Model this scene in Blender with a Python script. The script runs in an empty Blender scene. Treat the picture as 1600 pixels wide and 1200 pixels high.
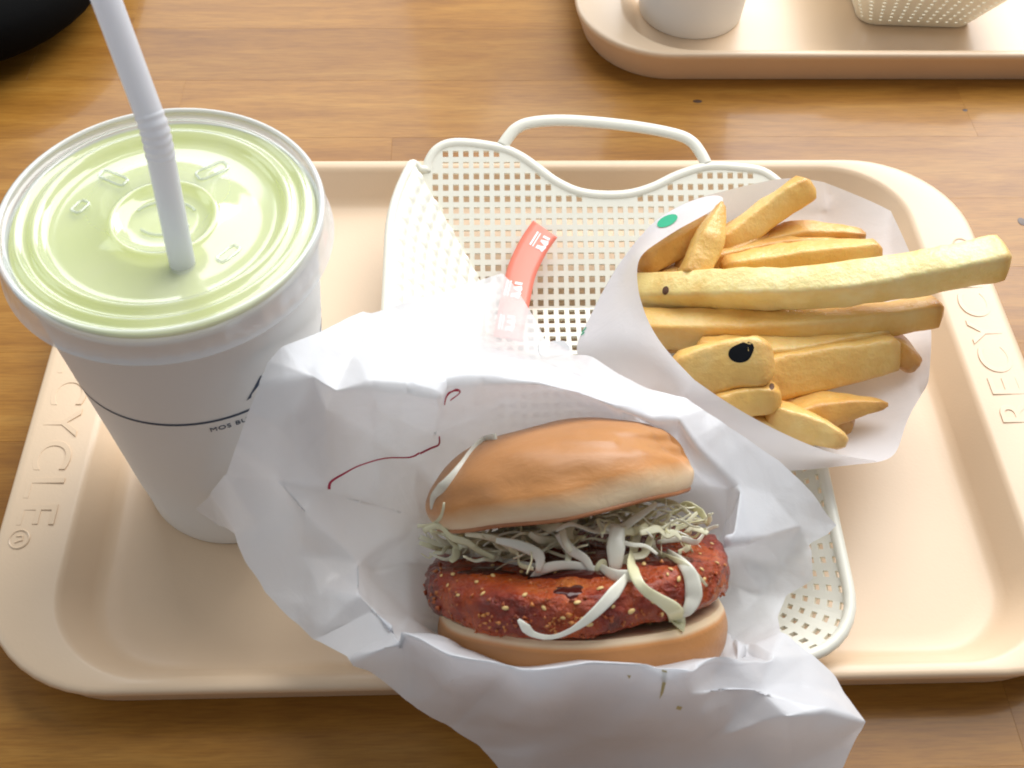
import bpy, bmesh, math, random
import numpy as np
from mathutils import Vector, Matrix, noise
from mathutils.bvhtree import BVHTree
from mathutils.geometry import delaunay_2d_cdt

random.seed(7)
S = 0.01                                   # everything below is written in centimetres
scene = bpy.context.scene
C = scene.collection

# ------------------------------------------------------------------ camera
CAM = Vector((-3.01245, -27.09985, 36.28815))
F = 1752.67                                # focal length in pixels of a 1600 wide picture
R = Matrix(((0.9991, 0.0105, -0.0399), (-0.0328, 0.7898, -0.6126), (0.0251, 0.6133, 0.7894)))
RX, RU, RW = R.col[0].normalized(), R.col[1].normalized(), R.col[2].normalized()
cam_data = bpy.data.cameras.new('camera')
cam = bpy.data.objects.new('camera', cam_data); C.objects.link(cam)
cam_data.sensor_width = 36.0
cam_data.lens = F / 1600 * 36.0
cam_data.clip_start = 0.01; cam_data.clip_end = 50
m4 = Matrix.Identity(4)
for i in range(3):
    m4[i][0], m4[i][1], m4[i][2], m4[i][3] = RX[i], RU[i], RW[i], CAM[i] * S
cam.matrix_world = m4
scene.camera = cam
cam_data.dof.use_dof = True; cam_data.dof.focus_distance = .42; cam_data.dof.aperture_fstop = 28

# ------------------------------------------------------------------ light: windows behind the table, a dim room
world = bpy.data.worlds.new('World'); scene.world = world
world.use_nodes = True
bg = world.node_tree.nodes['Background']
bg.inputs[0].default_value = (0.88, 0.93, 1.0, 1); bg.inputs[1].default_value = 0.37
def area(name, loc, target, sx, sy, power, col):
    l = bpy.data.lights.new(name, 'AREA'); l.shape = 'RECTANGLE'
    l.size = sx * S; l.size_y = sy * S; l.energy = power; l.color = col
    o = bpy.data.objects.new(name, l); C.objects.link(o)
    o.location = Vector(loc) * S
    o.rotation_euler = (Vector(target) - Vector(loc)).to_track_quat('-Z', 'Y').to_euler()
    return o
area('window_light', (75, 125, 78), (0, 0, 0), 100, 70, 19, (0.94, 0.97, 1.0))
area('window_light', (-45, 140, 95), (0, 0, 0), 70, 70, 8, (0.93, 0.97, 1.0))
area('window_light', (-150, 20, 80), (0, 0, 0), 80, 70, 3.5, (0.85, 0.95, 1.0))
area('ceiling_light', (45, 75, 130), (0, 0, 0), 150, 110, 30, (1.0, 0.99, 0.97))
scene.view_settings.view_transform = 'Standard'
scene.view_settings.look = 'None'
scene.view_settings.exposure = -0.2
scene.view_settings.gamma = 1.0
scene.cycles.max_bounces = 10
scene.cycles.filter_width = 1.9
scene.cycles.transparent_max_bounces = 16
scene.cycles.caustics_reflective = False
scene.cycles.caustics_refractive = False

# ------------------------------------------------------------------ helpers
def at(px, py, z):
    """the point of the place seen at pixel (px, py) at height z"""
    d = RX * ((px - 800) / F) - RU * ((py - 600) / F) - RW
    return CAM + d * ((z - CAM.z) / d.z)
def ray(px, py):
    return (RX * ((px - 800) / F) - RU * ((py - 600) / F) - RW).normalized()

def thing(name, label, cat, loc=(0, 0, 0), group=None):
    o = bpy.data.objects.new(name, None); C.objects.link(o)
    o.location = Vector(loc) * S; o.empty_display_size = 0.02
    o['label'] = label; o['category'] = cat
    if group: o['group'] = group
    return o
def tag(o, label, cat, group=None, kind=None):
    o['label'] = label; o['category'] = cat
    if group: o['group'] = group
    if kind: o['kind'] = kind
    return o
def wloc(o):
    v = Vector((0, 0, 0))
    while o is not None:
        v += o.location; o = o.parent
    return v
def add(name, verts, faces, mat, parent=None, origin=None, sharp=40, smooth=True, attr=None):
    """verts in cm of the place -> one mesh object"""
    base = wloc(parent) if parent is not None else Vector((0, 0, 0))
    org = Vector(origin) * S - base if origin is not None else Vector((0, 0, 0))
    me = bpy.data.meshes.new(name)
    off = base + org
    me.from_pydata([tuple(Vector(v) * S - off) for v in verts], [], [tuple(f) for f in faces])
    if smooth:
        me.polygons.foreach_set('use_smooth', [True] * len(me.polygons))
        if sharp < 180: me.set_sharp_from_angle(angle=math.radians(sharp))
    if attr:
        for an, vals in attr.items():
            a = me.attributes.new(an, 'FLOAT', 'POINT'); a.data.foreach_set('value', vals)
    me.update()
    if mat: me.materials.append(mat)
    o = bpy.data.objects.new(name, me); C.objects.link(o)
    o.location = org
    if parent is not None: o.parent = parent
    return o

class MB:
    def __init__(s): s.v = []; s.f = []
    def put(s, vs, fs):
        b = len(s.v); s.v += [Vector(v) for v in vs]; s.f += [tuple(b + i for i in f) for f in fs]
    def tube(s, path, rad, n=10, cap=True, flat=1.0, up=None, face=None):
        path = [Vector(p) for p in path]
        k = len(path); rads = rad if isinstance(rad, (list, tuple)) else [rad] * k
        b = len(s.v); prev = None
        for i, p in enumerate(path):
            t = (path[min(i + 1, k - 1)] - path[max(i - 1, 0)]).normalized()
            if prev is None:
                a = up if up is not None else (Vector((0, 0, 1)) if abs(t.z) < .9 else Vector((1, 0, 0)))
            else: a = prev
            if face is not None: a = face
            a = (a - t * a.dot(t)).normalized(); prev = a
            c = t.cross(a)
            for j in range(n):
                w = 2 * math.pi * j / n
                s.v.append(p + (a * math.cos(w) * flat + c * math.sin(w)) * rads[i])
        for i in range(k - 1):
            for j in range(n):
                s.f.append((b + i * n + j, b + i * n + (j + 1) % n, b + (i + 1) * n + (j + 1) % n, b + (i + 1) * n + j))
        if cap:
            s.f.append(tuple(b + j for j in reversed(range(n)))); s.f.append(tuple(b + (k - 1) * n + j for j in range(n)))
    def loops(s, loops, close_first=False, close_last=False):
        n = len(loops[0]); b = len(s.v)
        for l in loops: s.v += [Vector(p) for p in l]
        for i in range(len(loops) - 1):
            for j in range(n):
                s.f.append((b + i * n + j, b + i * n + (j + 1) % n, b + (i + 1) * n + (j + 1) % n, b + (i + 1) * n + j))
        if close_first: s.f.append(tuple(b + j for j in reversed(range(n))))
        if close_last: s.f.append(tuple(b + (len(loops) - 1) * n + j for j in range(n)))
    def lathe(s, prof, c=(0, 0), n=96, close_first=False, close_last=False):
        s.loops([[(c[0] + r * math.cos(2 * math.pi * j / n), c[1] + r * math.sin(2 * math.pi * j / n), z) for j in range(n)] for r, z in prof], close_first, close_last)
    def grid(s, rows):
        b = len(s.v); h, w = len(rows), len(rows[0])
        for r in rows: s.v += [Vector(p) for p in r]
        for i in range(h - 1):
            for j in range(w - 1):
                s.f.append((b + i * w + j, b + i * w + j + 1, b + (i + 1) * w + j + 1, b + (i + 1) * w + j))
    def build(s, name, mat, parent=None, **k):
        return add(name, s.v, s.f, mat, parent, **k)

def catmull(pts, n=8, closed=False):
    pts = [Vector(p) for p in pts]; out = []
    k = len(pts)
    for i in range(k if closed else k - 1):
        if closed: a, b, c, d = pts[i - 1], pts[i], pts[(i + 1) % k], pts[(i + 2) % k]
        else: a, b, c, d = pts[max(i - 1, 0)], pts[i], pts[i + 1], pts[min(i + 2, k - 1)]
        for j in range(n):
            t = j / n
            out.append(.5 * ((2 * b) + (c - a) * t + (2 * a - 5 * b + 4 * c - d) * t * t + (3 * b - a - 3 * c + d) * t ** 3))
    if not closed: out.append(pts[-1])
    return out
def solid(o, th, off=0):
    m = o.modifiers.new('solid', 'SOLIDIFY'); m.thickness = th * S; m.offset = off
    return o
def bvh_of(*objs):
    vs, fs = [], []
    for o in objs:
        b = len(vs); w = wloc(o)
        vs += [(v.co + w) / S for v in o.data.vertices]
        fs += [tuple(b + i for i in p.vertices) for p in o.data.polygons]
    return BVHTree.FromPolygons(vs, fs)
def hit(bvh, px, py, lift=0.0):
    h, n, i, d = bvh.ray_cast(CAM, ray(px, py))
    if h is None: return None
    if n.dot(ray(px, py)) > 0: n = -n
    return h + n * lift
def strip_on(bvh, pts, widths, lift=.02, sub=4, mb=None):
    """a flat ribbon lying on a surface along pixel points"""
    mb = mb or MB()
    pts = catmull([(p[0], p[1], 0) for p in pts], sub)
    k = len(pts); rows = []
    for i, p in enumerate(pts):
        t = (pts[min(i + 1, k - 1)] - pts[max(i - 1, 0)]).normalized(); nrm = Vector((-t.y, t.x, 0))
        w = np.interp(i / (k - 1), np.linspace(0, 1, len(widths)), widths) / 2
        a = hit(bvh, p.x + nrm.x * w, p.y + nrm.y * w, lift); b = hit(bvh, p.x - nrm.x * w, p.y - nrm.y * w, lift)
        if a is None or b is None: continue
        rows.append((a, b))
    if len(rows) > 1: mb.grid(rows)
    return mb
def poly_on(bvh, poly, lift=.02, mb=None):
    mb = mb or MB()
    cx = sum(p[0] for p in poly) / len(poly); cy = sum(p[1] for p in poly) / len(poly)
    ps = [hit(bvh, x, y, lift) for x, y in poly]; c = hit(bvh, cx, cy, lift)
    if c is None: return mb
    for i, (x, y) in enumerate(poly):
        f = 1.0
        while ps[i] is None and f > .1:
            f -= .05; ps[i] = hit(bvh, cx + (x - cx) * f, cy + (y - cy) * f, lift)
        if ps[i] is None: ps[i] = c
    n = len(ps); mb.put(ps + [c], [(i, (i + 1) % n, n) for i in range(n)])
    return mb

# ------------------------------------------------------------------ materials
def mat(name):
    m = bpy.data.materials.new(name); m.use_nodes = True
    nt = m.node_tree; p = nt.nodes['Principled BSDF']
    return m, nt, p
def node(nt, t, **k):
    n = nt.nodes.new(t)
    for a, b in k.items(): setattr(n, a, b)
    return n
def coords(nt, scale=(1, 1, 1), rnd=False):
    tc = node(nt, 'ShaderNodeTexCoord'); mp = node(nt, 'ShaderNodeMapping')
    mp.inputs['Scale'].default_value = scale
    nt.links.new(tc.outputs['Object'], mp.inputs['Vector'])
    if rnd:
        oi = node(nt, 'ShaderNodeObjectInfo'); mu = node(nt, 'ShaderNodeMath', operation='MULTIPLY'); mu.inputs[1].default_value = 37.0
        cb = node(nt, 'ShaderNodeCombineXYZ')
        nt.links.new(oi.outputs['Random'], mu.inputs[0])
        for i in range(3): nt.links.new(mu.outputs[0], cb.inputs[i])
        nt.links.new(cb.outputs[0], mp.inputs['Location'])
    return mp.outputs[0]
def noise_tex(nt, vec, scale, detail=4, rough=.55, dist=0):
    n = node(nt, 'ShaderNodeTexNoise'); n.inputs['Scale'].default_value = scale; n.inputs['Detail'].default_value = detail
    n.inputs['Roughness'].default_value = rough; n.inputs['Distortion'].default_value = dist
    nt.links.new(vec, n.inputs['Vector']); return n.outputs['Fac']
def ramp(nt, fac, stops):
    r = node(nt, 'ShaderNodeValToRGB'); e = r.color_ramp.elements
    while len(e) < len(stops): e.new(.5)
    for i, (p, c) in enumerate(stops):
        e[i].position = p; e[i].color = (*c, 1)
    nt.links.new(fac, r.inputs[0]); return r.outputs[0]
def bump(nt, p, fac, strength, dist=.001):
    b = node(nt, 'ShaderNodeBump'); b.inputs['Strength'].default_value = strength; b.inputs['Distance'].default_value = dist
    nt.links.new(fac, b.inputs['Height']); nt.links.new(b.outputs[0], p.inputs['Normal']); return b
def simple(name, col, rough=.5, spec=.5, bump_s=None, var=None):
    m, nt, p = mat(name)
    p.inputs['Base Color'].default_value = (*col, 1); p.inputs['Roughness'].default_value = rough
    p.inputs['Specular IOR Level'].default_value = spec
    v = coords(nt)
    if var:
        f = noise_tex(nt, v, var[0], 5)
        c0 = tuple(c * (1 - var[1]) for c in col); c1 = tuple(min(1, c * (1 + var[1])) for c in col)
        nt.links.new(ramp(nt, f, [(.3, c0), (.7, c1)]), p.inputs['Base Color'])
    if bump_s: bump(nt, p, noise_tex(nt, v, bump_s[0], 3), bump_s[1], bump_s[2])
    return m

def wood():
    m, nt, p = mat('varnished_wood')
    v = coords(nt, (1.0, 9.0, 9.0), True)
    g = noise_tex(nt, v, 9, 8, .62, .6)
    v2 = coords(nt, (9, 120, 120), True)
    g2 = noise_tex(nt, v2, 9, 3, .6)
    c = ramp(nt, g, [(.25, (.26, .105, .014)), (.5, (.37, .165, .024)), (.75, (.45, .225, .042))])
    f2 = ramp(nt, g2, [(.35, (.62, .58, .55)), (.6, (1, 1, 1))])
    mx = node(nt, 'ShaderNodeMix', data_type='RGBA', blend_type='MULTIPLY'); mx.inputs['Factor'].default_value = .5
    nt.links.new(c, mx.inputs['A']); nt.links.new(f2, mx.inputs['B'])
    oi = node(nt, 'ShaderNodeObjectInfo')
    tint = ramp(nt, oi.outputs['Random'], [(0, (.78, .74, .70)), (.5, (1, 1, 1)), (1, (1.0, 1.0, 1.0))])
    mx2 = node(nt, 'ShaderNodeMix', data_type='RGBA', blend_type='MULTIPLY'); mx2.inputs['Factor'].default_value = .8
    nt.links.new(mx.outputs['Result'], mx2.inputs['A']); nt.links.new(tint, mx2.inputs['B'])
    nt.links.new(mx2.outputs['Result'], p.inputs['Base Color'])
    p.inputs['Roughness'].default_value = .42; p.inputs['Specular IOR Level'].default_value = .28; p.inputs['Coat Weight'].default_value = .18; p.inputs['Coat Roughness'].default_value = .10
    v3 = coords(nt, (1, 1, 1))
    bump(nt, p, noise_tex(nt, v3, 60, 4, .6), .05, .002)
    return m
def paper(name, col=(.83, .83, .83), trans=.32, clear=.05, rough=.34, wrinkle=.25, thin=False, spec=.5):
    m = bpy.data.materials.new(name); m.use_nodes = True
    nt = m.node_tree; p = nt.nodes['Principled BSDF']; out = nt.nodes['Material Output']
    p.inputs['Base Color'].default_value = (*col, 1); p.inputs['Roughness'].default_value = rough
    p.inputs['Specular IOR Level'].default_value = spec
    v = coords(nt)
    f = noise_tex(nt, v, 55, 6, .6, .8)
    b = bump(nt, p, f, wrinkle, .004)
    tl = node(nt, 'ShaderNodeBsdfTranslucent'); tl.inputs[0].default_value = (*col, 1)
    nt.links.new(b.outputs[0], tl.inputs['Normal'])
    mx = node(nt, 'ShaderNodeMixShader'); mx.inputs[0].default_value = trans
    nt.links.new(p.outputs[0], mx.inputs[1]); nt.links.new(tl.outputs[0], mx.inputs[2])
    tr = node(nt, 'ShaderNodeBsdfTransparent')
    mx2 = node(nt, 'ShaderNodeMixShader'); mx2.inputs[0].default_value = clear
    if thin:
        a = node(nt, 'ShaderNodeAttribute', attribute_name='thin')
        mr = node(nt, 'ShaderNodeMapRange'); mr.inputs['To Min'].default_value = clear; mr.inputs['To Max'].default_value = .58
        nt.links.new(a.outputs['Fac'], mr.inputs['Value']); nt.links.new(mr.outputs[0], mx2.inputs[0])
    nt.links.new(mx.outputs[0], mx2.inputs[1]); nt.links.new(tr.outputs[0], mx2.inputs[2])
    nt.links.new(mx2.outputs[0], out.inputs[0])
    return m
def clear_plastic(name, haze=.12, col=(.9, .95, .93), rough=.08):
    m = bpy.data.materials.new(name); m.use_nodes = True
    nt = m.node_tree; out = nt.nodes['Material Output']; nt.nodes.remove(nt.nodes['Principled BSDF'])
    tr = node(nt, 'ShaderNodeBsdfTransparent'); tr.inputs[0].default_value = (.97, .985, .97, 1)
    gl = node(nt, 'ShaderNodeBsdfGlossy'); gl.inputs['Roughness'].default_value = rough
    df = node(nt, 'ShaderNodeBsdfDiffuse'); df.inputs[0].default_value = (*col, 1)
    lw = node(nt, 'ShaderNodeLayerWeight'); pw = node(nt, 'ShaderNodeMath', operation='POWER'); pw.inputs[1].default_value = 4.0
    nt.links.new(lw.outputs['Facing'], pw.inputs[0]); fr = node(nt, 'ShaderNodeMath', operation='MULTIPLY_ADD'); fr.inputs[1].default_value = .7; fr.inputs[2].default_value = .10; nt.links.new(pw.outputs[0], fr.inputs[0])
    a = node(nt, 'ShaderNodeMixShader'); a.inputs[0].default_value = haze
    nt.links.new(tr.outputs[0], a.inputs[1]); nt.links.new(df.outputs[0], a.inputs[2])
    b = node(nt, 'ShaderNodeMixShader'); nt.links.new(fr.outputs[0], b.inputs[0])
    nt.links.new(a.outputs[0], b.inputs[1]); nt.links.new(gl.outputs[0], b.inputs[2])
    nt.links.new(b.outputs[0], out.inputs[0])
    return m

M_WOOD = wood()
M_KNOT = simple('wood_knot', (.07, .03, .012), .4)
M_TRAY = simple('tray_plastic', (.75, .565, .385), .36, .5, (900, .10, .0004), (14, .03))
M_BASKET = simple('basket_plastic', (.84, .82, .71), .32, .5)
M_CUP = simple('cup_paper', (.80, .80, .79), .5, .4, (500, .06, .0004))
M_LID = clear_plastic('lid_plastic', .29, (.92, .96, .93), .10)
M_LIDEDGE = clear_plastic('lid_rim_plastic', .62, (.93, .95, .94), .16)
M_INK = simple('blue_ink', (.02, .045, .10), .5)
M_STRAW = paper('straw_plastic', (.86, .87, .91), .38, .04, .25, .0)
M_RED = simple('red_tape', (.84, .22, .15), .35)
M_WHITE_PRINT = simple('white_print', (.85, .82, .80), .4)
M_REDLINE = simple('red_ink', (.50, .015, .07), .5)
M_GREEN = simple('green_ink', (.02, .38, .20), .5)
M_WRAP = paper('wax_paper', (.88, .90, .94), .40, .04, .24, .10, thin=True)
M_BAG = paper('bag_paper', (.87, .87, .91), .38, .01, .45, .10)
M_BLACK = simple('black_leather', (.004, .004, .004), .9, .08, (120, .2, .001))

def drink_mat():
    m, nt, p = mat('green_drink')
    f = noise_tex(nt, coords(nt), 22, 5, .55)
    nt.links.new(ramp(nt, f, [(.3, (.68, .74, .10)), (.55, (.76, .79, .19)), (.8, (.84, .85, .42))]), p.inputs['Base Color'])
    p.inputs['Roughness'].default_value = .25
    return m
M_DRINK = drink_mat()

def food(name, stops, scale, rough, bscale, bs, bd, sss=0, rnd=True, detail=6, stretch=(1, 1, 1), spec=.5):
    m, nt, p = mat(name)
    v = coords(nt, stretch, rnd)
    nt.links.new(ramp(nt, noise_tex(nt, v, scale, detail, .6), stops), p.inputs['Base Color'])
    p.inputs['Roughness'].default_value = rough; p.inputs['Specular IOR Level'].default_value = spec
    if sss:
        p.inputs['Subsurface Weight'].default_value = sss; p.inputs['Subsurface Radius'].default_value = (1, .5, .2); p.inputs['Subsurface Scale'].default_value = .003
    bump(nt, p, noise_tex(nt, v, bscale, 5, .6), bs, bd)
    return m
def fry_mat(name, stops, edge):
    m = food(name, stops, 40, .30, 300, .5, .0014, .25, True, 8); nt = m.node_tree; p = nt.nodes['Principled BSDF']
    src = p.inputs['Base Color'].links[0].from_socket
    g = node(nt, 'ShaderNodeNewGeometry'); mr = node(nt, 'ShaderNodeMapRange')     # thin edges fry browner
    mr.inputs['From Min'].default_value = .52; mr.inputs['From Max'].default_value = .62
    nt.links.new(g.outputs['Pointiness'], mr.inputs['Value'])
    mx = node(nt, 'ShaderNodeMix', data_type='RGBA', blend_type='MIX'); mx.inputs['B'].default_value = (*edge, 1)
    n2 = noise_tex(nt, coords(nt, rnd=True), 110, 4); mu = node(nt, 'ShaderNodeMath', operation='MULTIPLY')
    at_ = node(nt, 'ShaderNodeAttribute', attribute_name='tip'); mm = node(nt, 'ShaderNodeMath', operation='MULTIPLY_ADD'); mm.inputs[1].default_value = 1.1; mm.use_clamp = True
    nt.links.new(at_.outputs['Fac'], mm.inputs[0]); nt.links.new(mr.outputs[0], mm.inputs[2]); nt.links.new(mm.outputs[0], mu.inputs[0]); nt.links.new(n2, mu.inputs[1]); nt.links.new(mu.outputs[0], mx.inputs['Factor'])
    nt.links.new(src, mx.inputs['A']); nt.links.new(mx.outputs['Result'], p.inputs['Base Color'])
    return m
M_FRY = fry_mat('fried_potato', [(.25, (.73, .41, .10)), (.5, (.84, .54, .165)), (.75, (.90, .68, .29))], (.60, .28, .06))
M_FRYD = fry_mat('dark_fried_potato', [(.25, (.64, .31, .07)), (.5, (.78, .45, .125)), (.75, (.86, .60, .22))], (.40, .14, .03))
M_FRYP = fry_mat('pale_fried_potato', [(.30, (.76, .50, .15)), (.48, (.86, .69, .28)), (.68, (.91, .82, .46))], (.66, .38, .10))
M_SPOT = simple('burnt_spot', (.006, .007, .010), .8, .2)
M_SPECK = simple('brown_speck', (.10, .04, .015), .6)
M_CHICKEN = food('glazed_cutlet', [(.30, (.07, .006, .003)), (.46, (.25, .022, .004)), (.60, (.44, .070, .009)), (.76, (.62, .20, .035))], 60, .20, 420, .8, .003, 0, False, 7, spec=.4)
M_CHICKEN.node_tree.nodes['Principled BSDF'].inputs['Coat Weight'].default_value = .22
M_CHICKEN.node_tree.nodes['Principled BSDF'].inputs['Coat Roughness'].default_value = .07
M_SAUCE = food('dark_sauce', [(.3, (.03, .004, .004)), (.7, (.09, .012, .008))], 40, .08, 100, .1, .001)
M_SEED = simple('sesame', (.70, .48, .19), .4)
def leafy(name, stops):
    m = food(name, stops, 60, .22, 300, .1, .001, 0); nt = m.node_tree; p = nt.nodes['Principled BSDF']; out = nt.nodes['Material Output']
    tl = node(nt, 'ShaderNodeBsdfTranslucent'); nt.links.new(p.inputs['Base Color'].links[0].from_socket, tl.inputs[0])
    mx = node(nt, 'ShaderNodeMixShader'); mx.inputs[0].default_value = .3
    nt.links.new(p.outputs[0], mx.inputs[1]); nt.links.new(tl.outputs[0], mx.inputs[2]); nt.links.new(mx.outputs[0], out.inputs[0])
    return m
M_CAB = leafy('cabbage', [(.3, (.84, .82, .58)), (.7, (.93, .91, .76))])
M_CABY = leafy('yellow_cabbage', [(.3, (.82, .80, .50)), (.7, (.93, .91, .70))])
M_CABW = leafy('white_cabbage', [(.3, (.88, .88, .76)), (.7, (.95, .94, .86))])

def bun_mat(name, lo, hi, thresh, soft):
    """crust and crumb: the vertex attribute 'crust' says how far the crust was baked"""
    m, nt, p = mat(name)
    a = node(nt, 'ShaderNodeAttribute', attribute_name='crust')
    v = coords(nt)
    n1 = noise_tex(nt, v, 45, 6, .6)
    ad = node(nt, 'ShaderNodeMath', operation='MULTIPLY_ADD'); ad.inputs[1].default_value = .35
    nt.links.new(n1, ad.inputs[0]); nt.links.new(a.outputs['Fac'], ad.inputs[2])
    nt.links.new(ramp(nt, ad.outputs[0], [(thresh - soft, lo), (thresh, tuple((x + y) / 2 for x, y in zip(lo, hi))), (thresh + soft, hi), (1.0, tuple(c * .72 for c in hi))]), p.inputs['Base Color'])
    p.inputs['Roughness'].default_value = .46; p.inputs['Specular IOR Level'].default_value = .38
    p.inputs['Subsurface Weight'].default_value = .08; p.inputs['Subsurface Radius'].default_value = (1, .5, .2); p.inputs['Subsurface Scale'].default_value = .003
    p.inputs['Coat Weight'].default_value = .2; p.inputs['Coat Roughness'].default_value = .3
    v2 = coords(nt, (1, 2.2, 2.2)); bump(nt, p, noise_tex(nt, v2, 95, 7, .62, .5), .20, .002)
    return m
M_BUN = bun_mat('baked_bun', (.80, .61, .39), (.60, .265, .085), .50, .18)

# ------------------------------------------------------------------ table of varnished staves
table = thing('wooden_table', 'brown varnished wooden table of long staves under both trays', 'table', (0, 0, -3))
add('table_core', [(x, y, z) for z in (-3, -1.2) for y in (-42, 75) for x in (-62, 66)],
    [(0, 2, 3, 1), (4, 5, 7, 6), (0, 1, 5, 4), (2, 6, 7, 3), (0, 4, 6, 2), (1, 3, 7, 5)], M_WOOD, table, smooth=False)
def plank(x0, x1, y0, y1):
    g, b, zt = .001, .006, 0.0
    x0 += g; x1 -= g; y0 += g; y1 -= g
    c = ((x0 + x1) / 2, (y0 + y1) / 2, -.6)
    lo = [(x0, y0, -1.2), (x1, y0, -1.2), (x1, y1, -1.2), (x0, y1, -1.2)]
    mi = [(x0, y0, zt - b), (x1, y0, zt - b), (x1, y1, zt - b), (x0, y1, zt - b)]
    to = [(x0 + b, y0 + b, zt), (x1 - b, y0 + b, zt), (x1 - b, y1 - b, zt), (x0 + b, y1 - b, zt)]
    mb = MB(); mb.loops([lo, mi, to], True, True)
    mb.build('plank', M_WOOD, table, origin=c, smooth=False)
y = -42.0
while y < 74.5:
    x = -62.0; first = True
    while x < 66:
        L = random.uniform(30, 62) * (random.random() * .6 + .4 if first else 1); first = False
        x1 = min(66, x + L)
        if 66 - x1 < 12: x1 = 66
        plank(x, x1, y, y + 4.5); x = x1
    y += 4.5
for px, py, a, b in ((1090, 158, .24, .13), (1508, 172, .14, .10), (1597, 346, .20, .26), (1310, 20, .2, .1)):
    c = at(px, py, .02); mb = MB(); mb.loops([[(c.x + a * math.cos(t) * k, c.y + b * math.sin(t) * k, .015 + (.01 if k < 1 else 0)) for t in np.linspace(0, 2 * math.pi, 17)[:-1]] for k in (1, .6)], False, True)
    mb.build('knot', M_KNOT, table)

# ------------------------------------------------------------------ trays
def rrect(hx, hy, r, z, n=10):
    out = []
    for cx, cy, a0 in ((hx - r, hy - r, 0), (-hx + r, hy - r, 90), (-hx + r, -hy + r, 180), (hx - r, -hy + r, 270)):
        for i in range(n + 1):
            a = math.radians(a0 + 90 * i / n); out.append((cx + r * math.cos(a), cy + r * math.sin(a), z))
    return out
def text_mesh(txt, size, th):
    cu = bpy.data.curves.new('t', 'FONT'); cu.body = txt; cu.size = size; cu.extrude = th; cu.bevel_depth = th * .35; cu.bevel_resolution = 1
    cu.align_x = 'CENTER'; cu.align_y = 'CENTER'; cu.space_character = 1.12
    o = bpy.data.objects.new('t', cu); C.objects.link(o)
    me = bpy.data.meshes.new_from_object(o.evaluated_get(bpy.context.evaluated_depsgraph_get()))
    vs = [v.co.copy() for v in me.vertices]; fs = [tuple(p.vertices) for p in me.polygons]
    bpy.data.objects.remove(o); bpy.data.curves.remove(cu); bpy.data.meshes.remove(me)
    return vs, fs
HX, HY = 19.37, 12.66
def tray(ox, oy, label):
    t = thing('serving_tray', label, 'tray', (ox, oy, 0), 'peach plastic serving trays')
    prof = [(HX - .75, HY - .55, 4.1, .02), (HX - .52, HY - .42, 4.3, .3), (HX - .2, HY - .2, 4.6, 1.15), (HX - .05, HY - .05, 4.7, 1.55),
            (HX, HY, 4.75, 1.70), (HX - .03, HY - .03, 4.72, 1.84), (HX - .12, HY - .10, 4.65, 1.90), (HX - .35, HY - .22, 4.5, 1.92),
            (HX - 2.35, HY - .42, 3.5, 1.86), (HX - 2.5, HY - .52, 3.42, 1.82), (HX - 2.62, HY - .64, 3.35, 1.68), (HX - 3.25, HY - 1.22, 3.0, .75), (HX - 3.45, HY - 1.42, 2.9, .52),
            (HX - 3.7, HY - 1.7, 2.7, .42), (HX - 4.2, HY - 2.2, 2.4, .40)]
    mb = MB()
    ls = [[(x + ox, y + oy, z) for x, y, z in rrect(a, b, r, z, 12)] for a, b, r, z in prof]
    mb.loops(ls, True, True)
    o = mb.build('tray_body', M_TRAY, t, sharp=50)
    vs, fs = text_mesh('RECYCLE', 2.05, .026)
    for s in (1, -1):
        mb = MB()
        # reads along the side rim, tops of the letters pointing at the middle of the tray
        mb.put([Vector((ox + s * (HX - 1.12) - s * v.y * .92, oy + s * 1.9 + s * v.x * 1.0, 1.885 + (v.z + .026) * .6)) for v in vs], fs)
        mb.build('lettering', M_TRAY, t, sharp=35)
        mb = MB(); c = Vector((ox + s * (HX - .8), oy + s * 7.0, 1.90))
        mb.tube([c + Vector((math.cos(a) * .33, math.sin(a) * .36, 0)) for a in np.linspace(0, 2 * math.pi, 25)], .045, 6, False)
        mb.tube([c + Vector((s * .12, s * -.12, 0)), c + Vector((s * -.10, s * -.12, 0)), c + Vector((s * -.12, s * .05, 0)), c + Vector((0, s * .08, 0)), c + Vector((s * .12, s * .14, 0))], .04, 6)
        mb.build('embossed_mark', M_TRAY, t)
    return t
tray(0, 0, 'peach plastic tray holding the burger, the fries and the tall cup')
tray(22.3, 33.2, 'second peach tray at the top of the picture, cut by the frame')

# ------------------------------------------------------------------ cup, lid, drink, straw
CX, CY = -11.708, -3.167
cup = thing('paper_cup', 'tall white paper cup with clear lid and straw, left on the tray', 'cup', (CX, CY, .42), 'white paper cups')
def cup_r(z): return 3.3 + 1.05 * (z - .45) / 12.4
n = 96
mb = MB()
mb.lathe([(2.9, .55), (3.12, .55), (3.18, .43), (3.28, .42), (3.33, .55), (3.34, .9)] + [(cup_r(z), z) for z in np.linspace(1.2, 12.9, 14)] +
         [(4.5, 13.0), (4.55, 13.15), (4.5, 13.24), (4.42, 13.26), (4.34, 13.15), (cup_r(12.8) - .05, 12.9), (3.5, 2.5), (3.3, 1.0)], (CX, CY), n, True, True)
mb.build('cup_body', M_CUP, cup, sharp=60)
def cone_pt(a, z, lift=.012):
    r = cup_r(z) + lift; return Vector((CX + r * math.cos(a), CY + r * math.sin(a), z))
mb = MB(); mb.grid([[cone_pt(a, 8.72 + dz + .05 * math.sin(3 * a)) for a in np.linspace(0, 2 * math.pi, 97)] for dz in (-.055, .055)])
mb.build('printed_line', M_INK, cup)
def cone_angle(px, py):
    best = min(((abs((cone_pt(a, z) - CAM).normalized().dot(ray(px, py)) - 1), a) for a in np.linspace(-3.1, 0.3, 400) for z in np.linspace(7, 11, 60)))
    return best[1]
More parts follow.
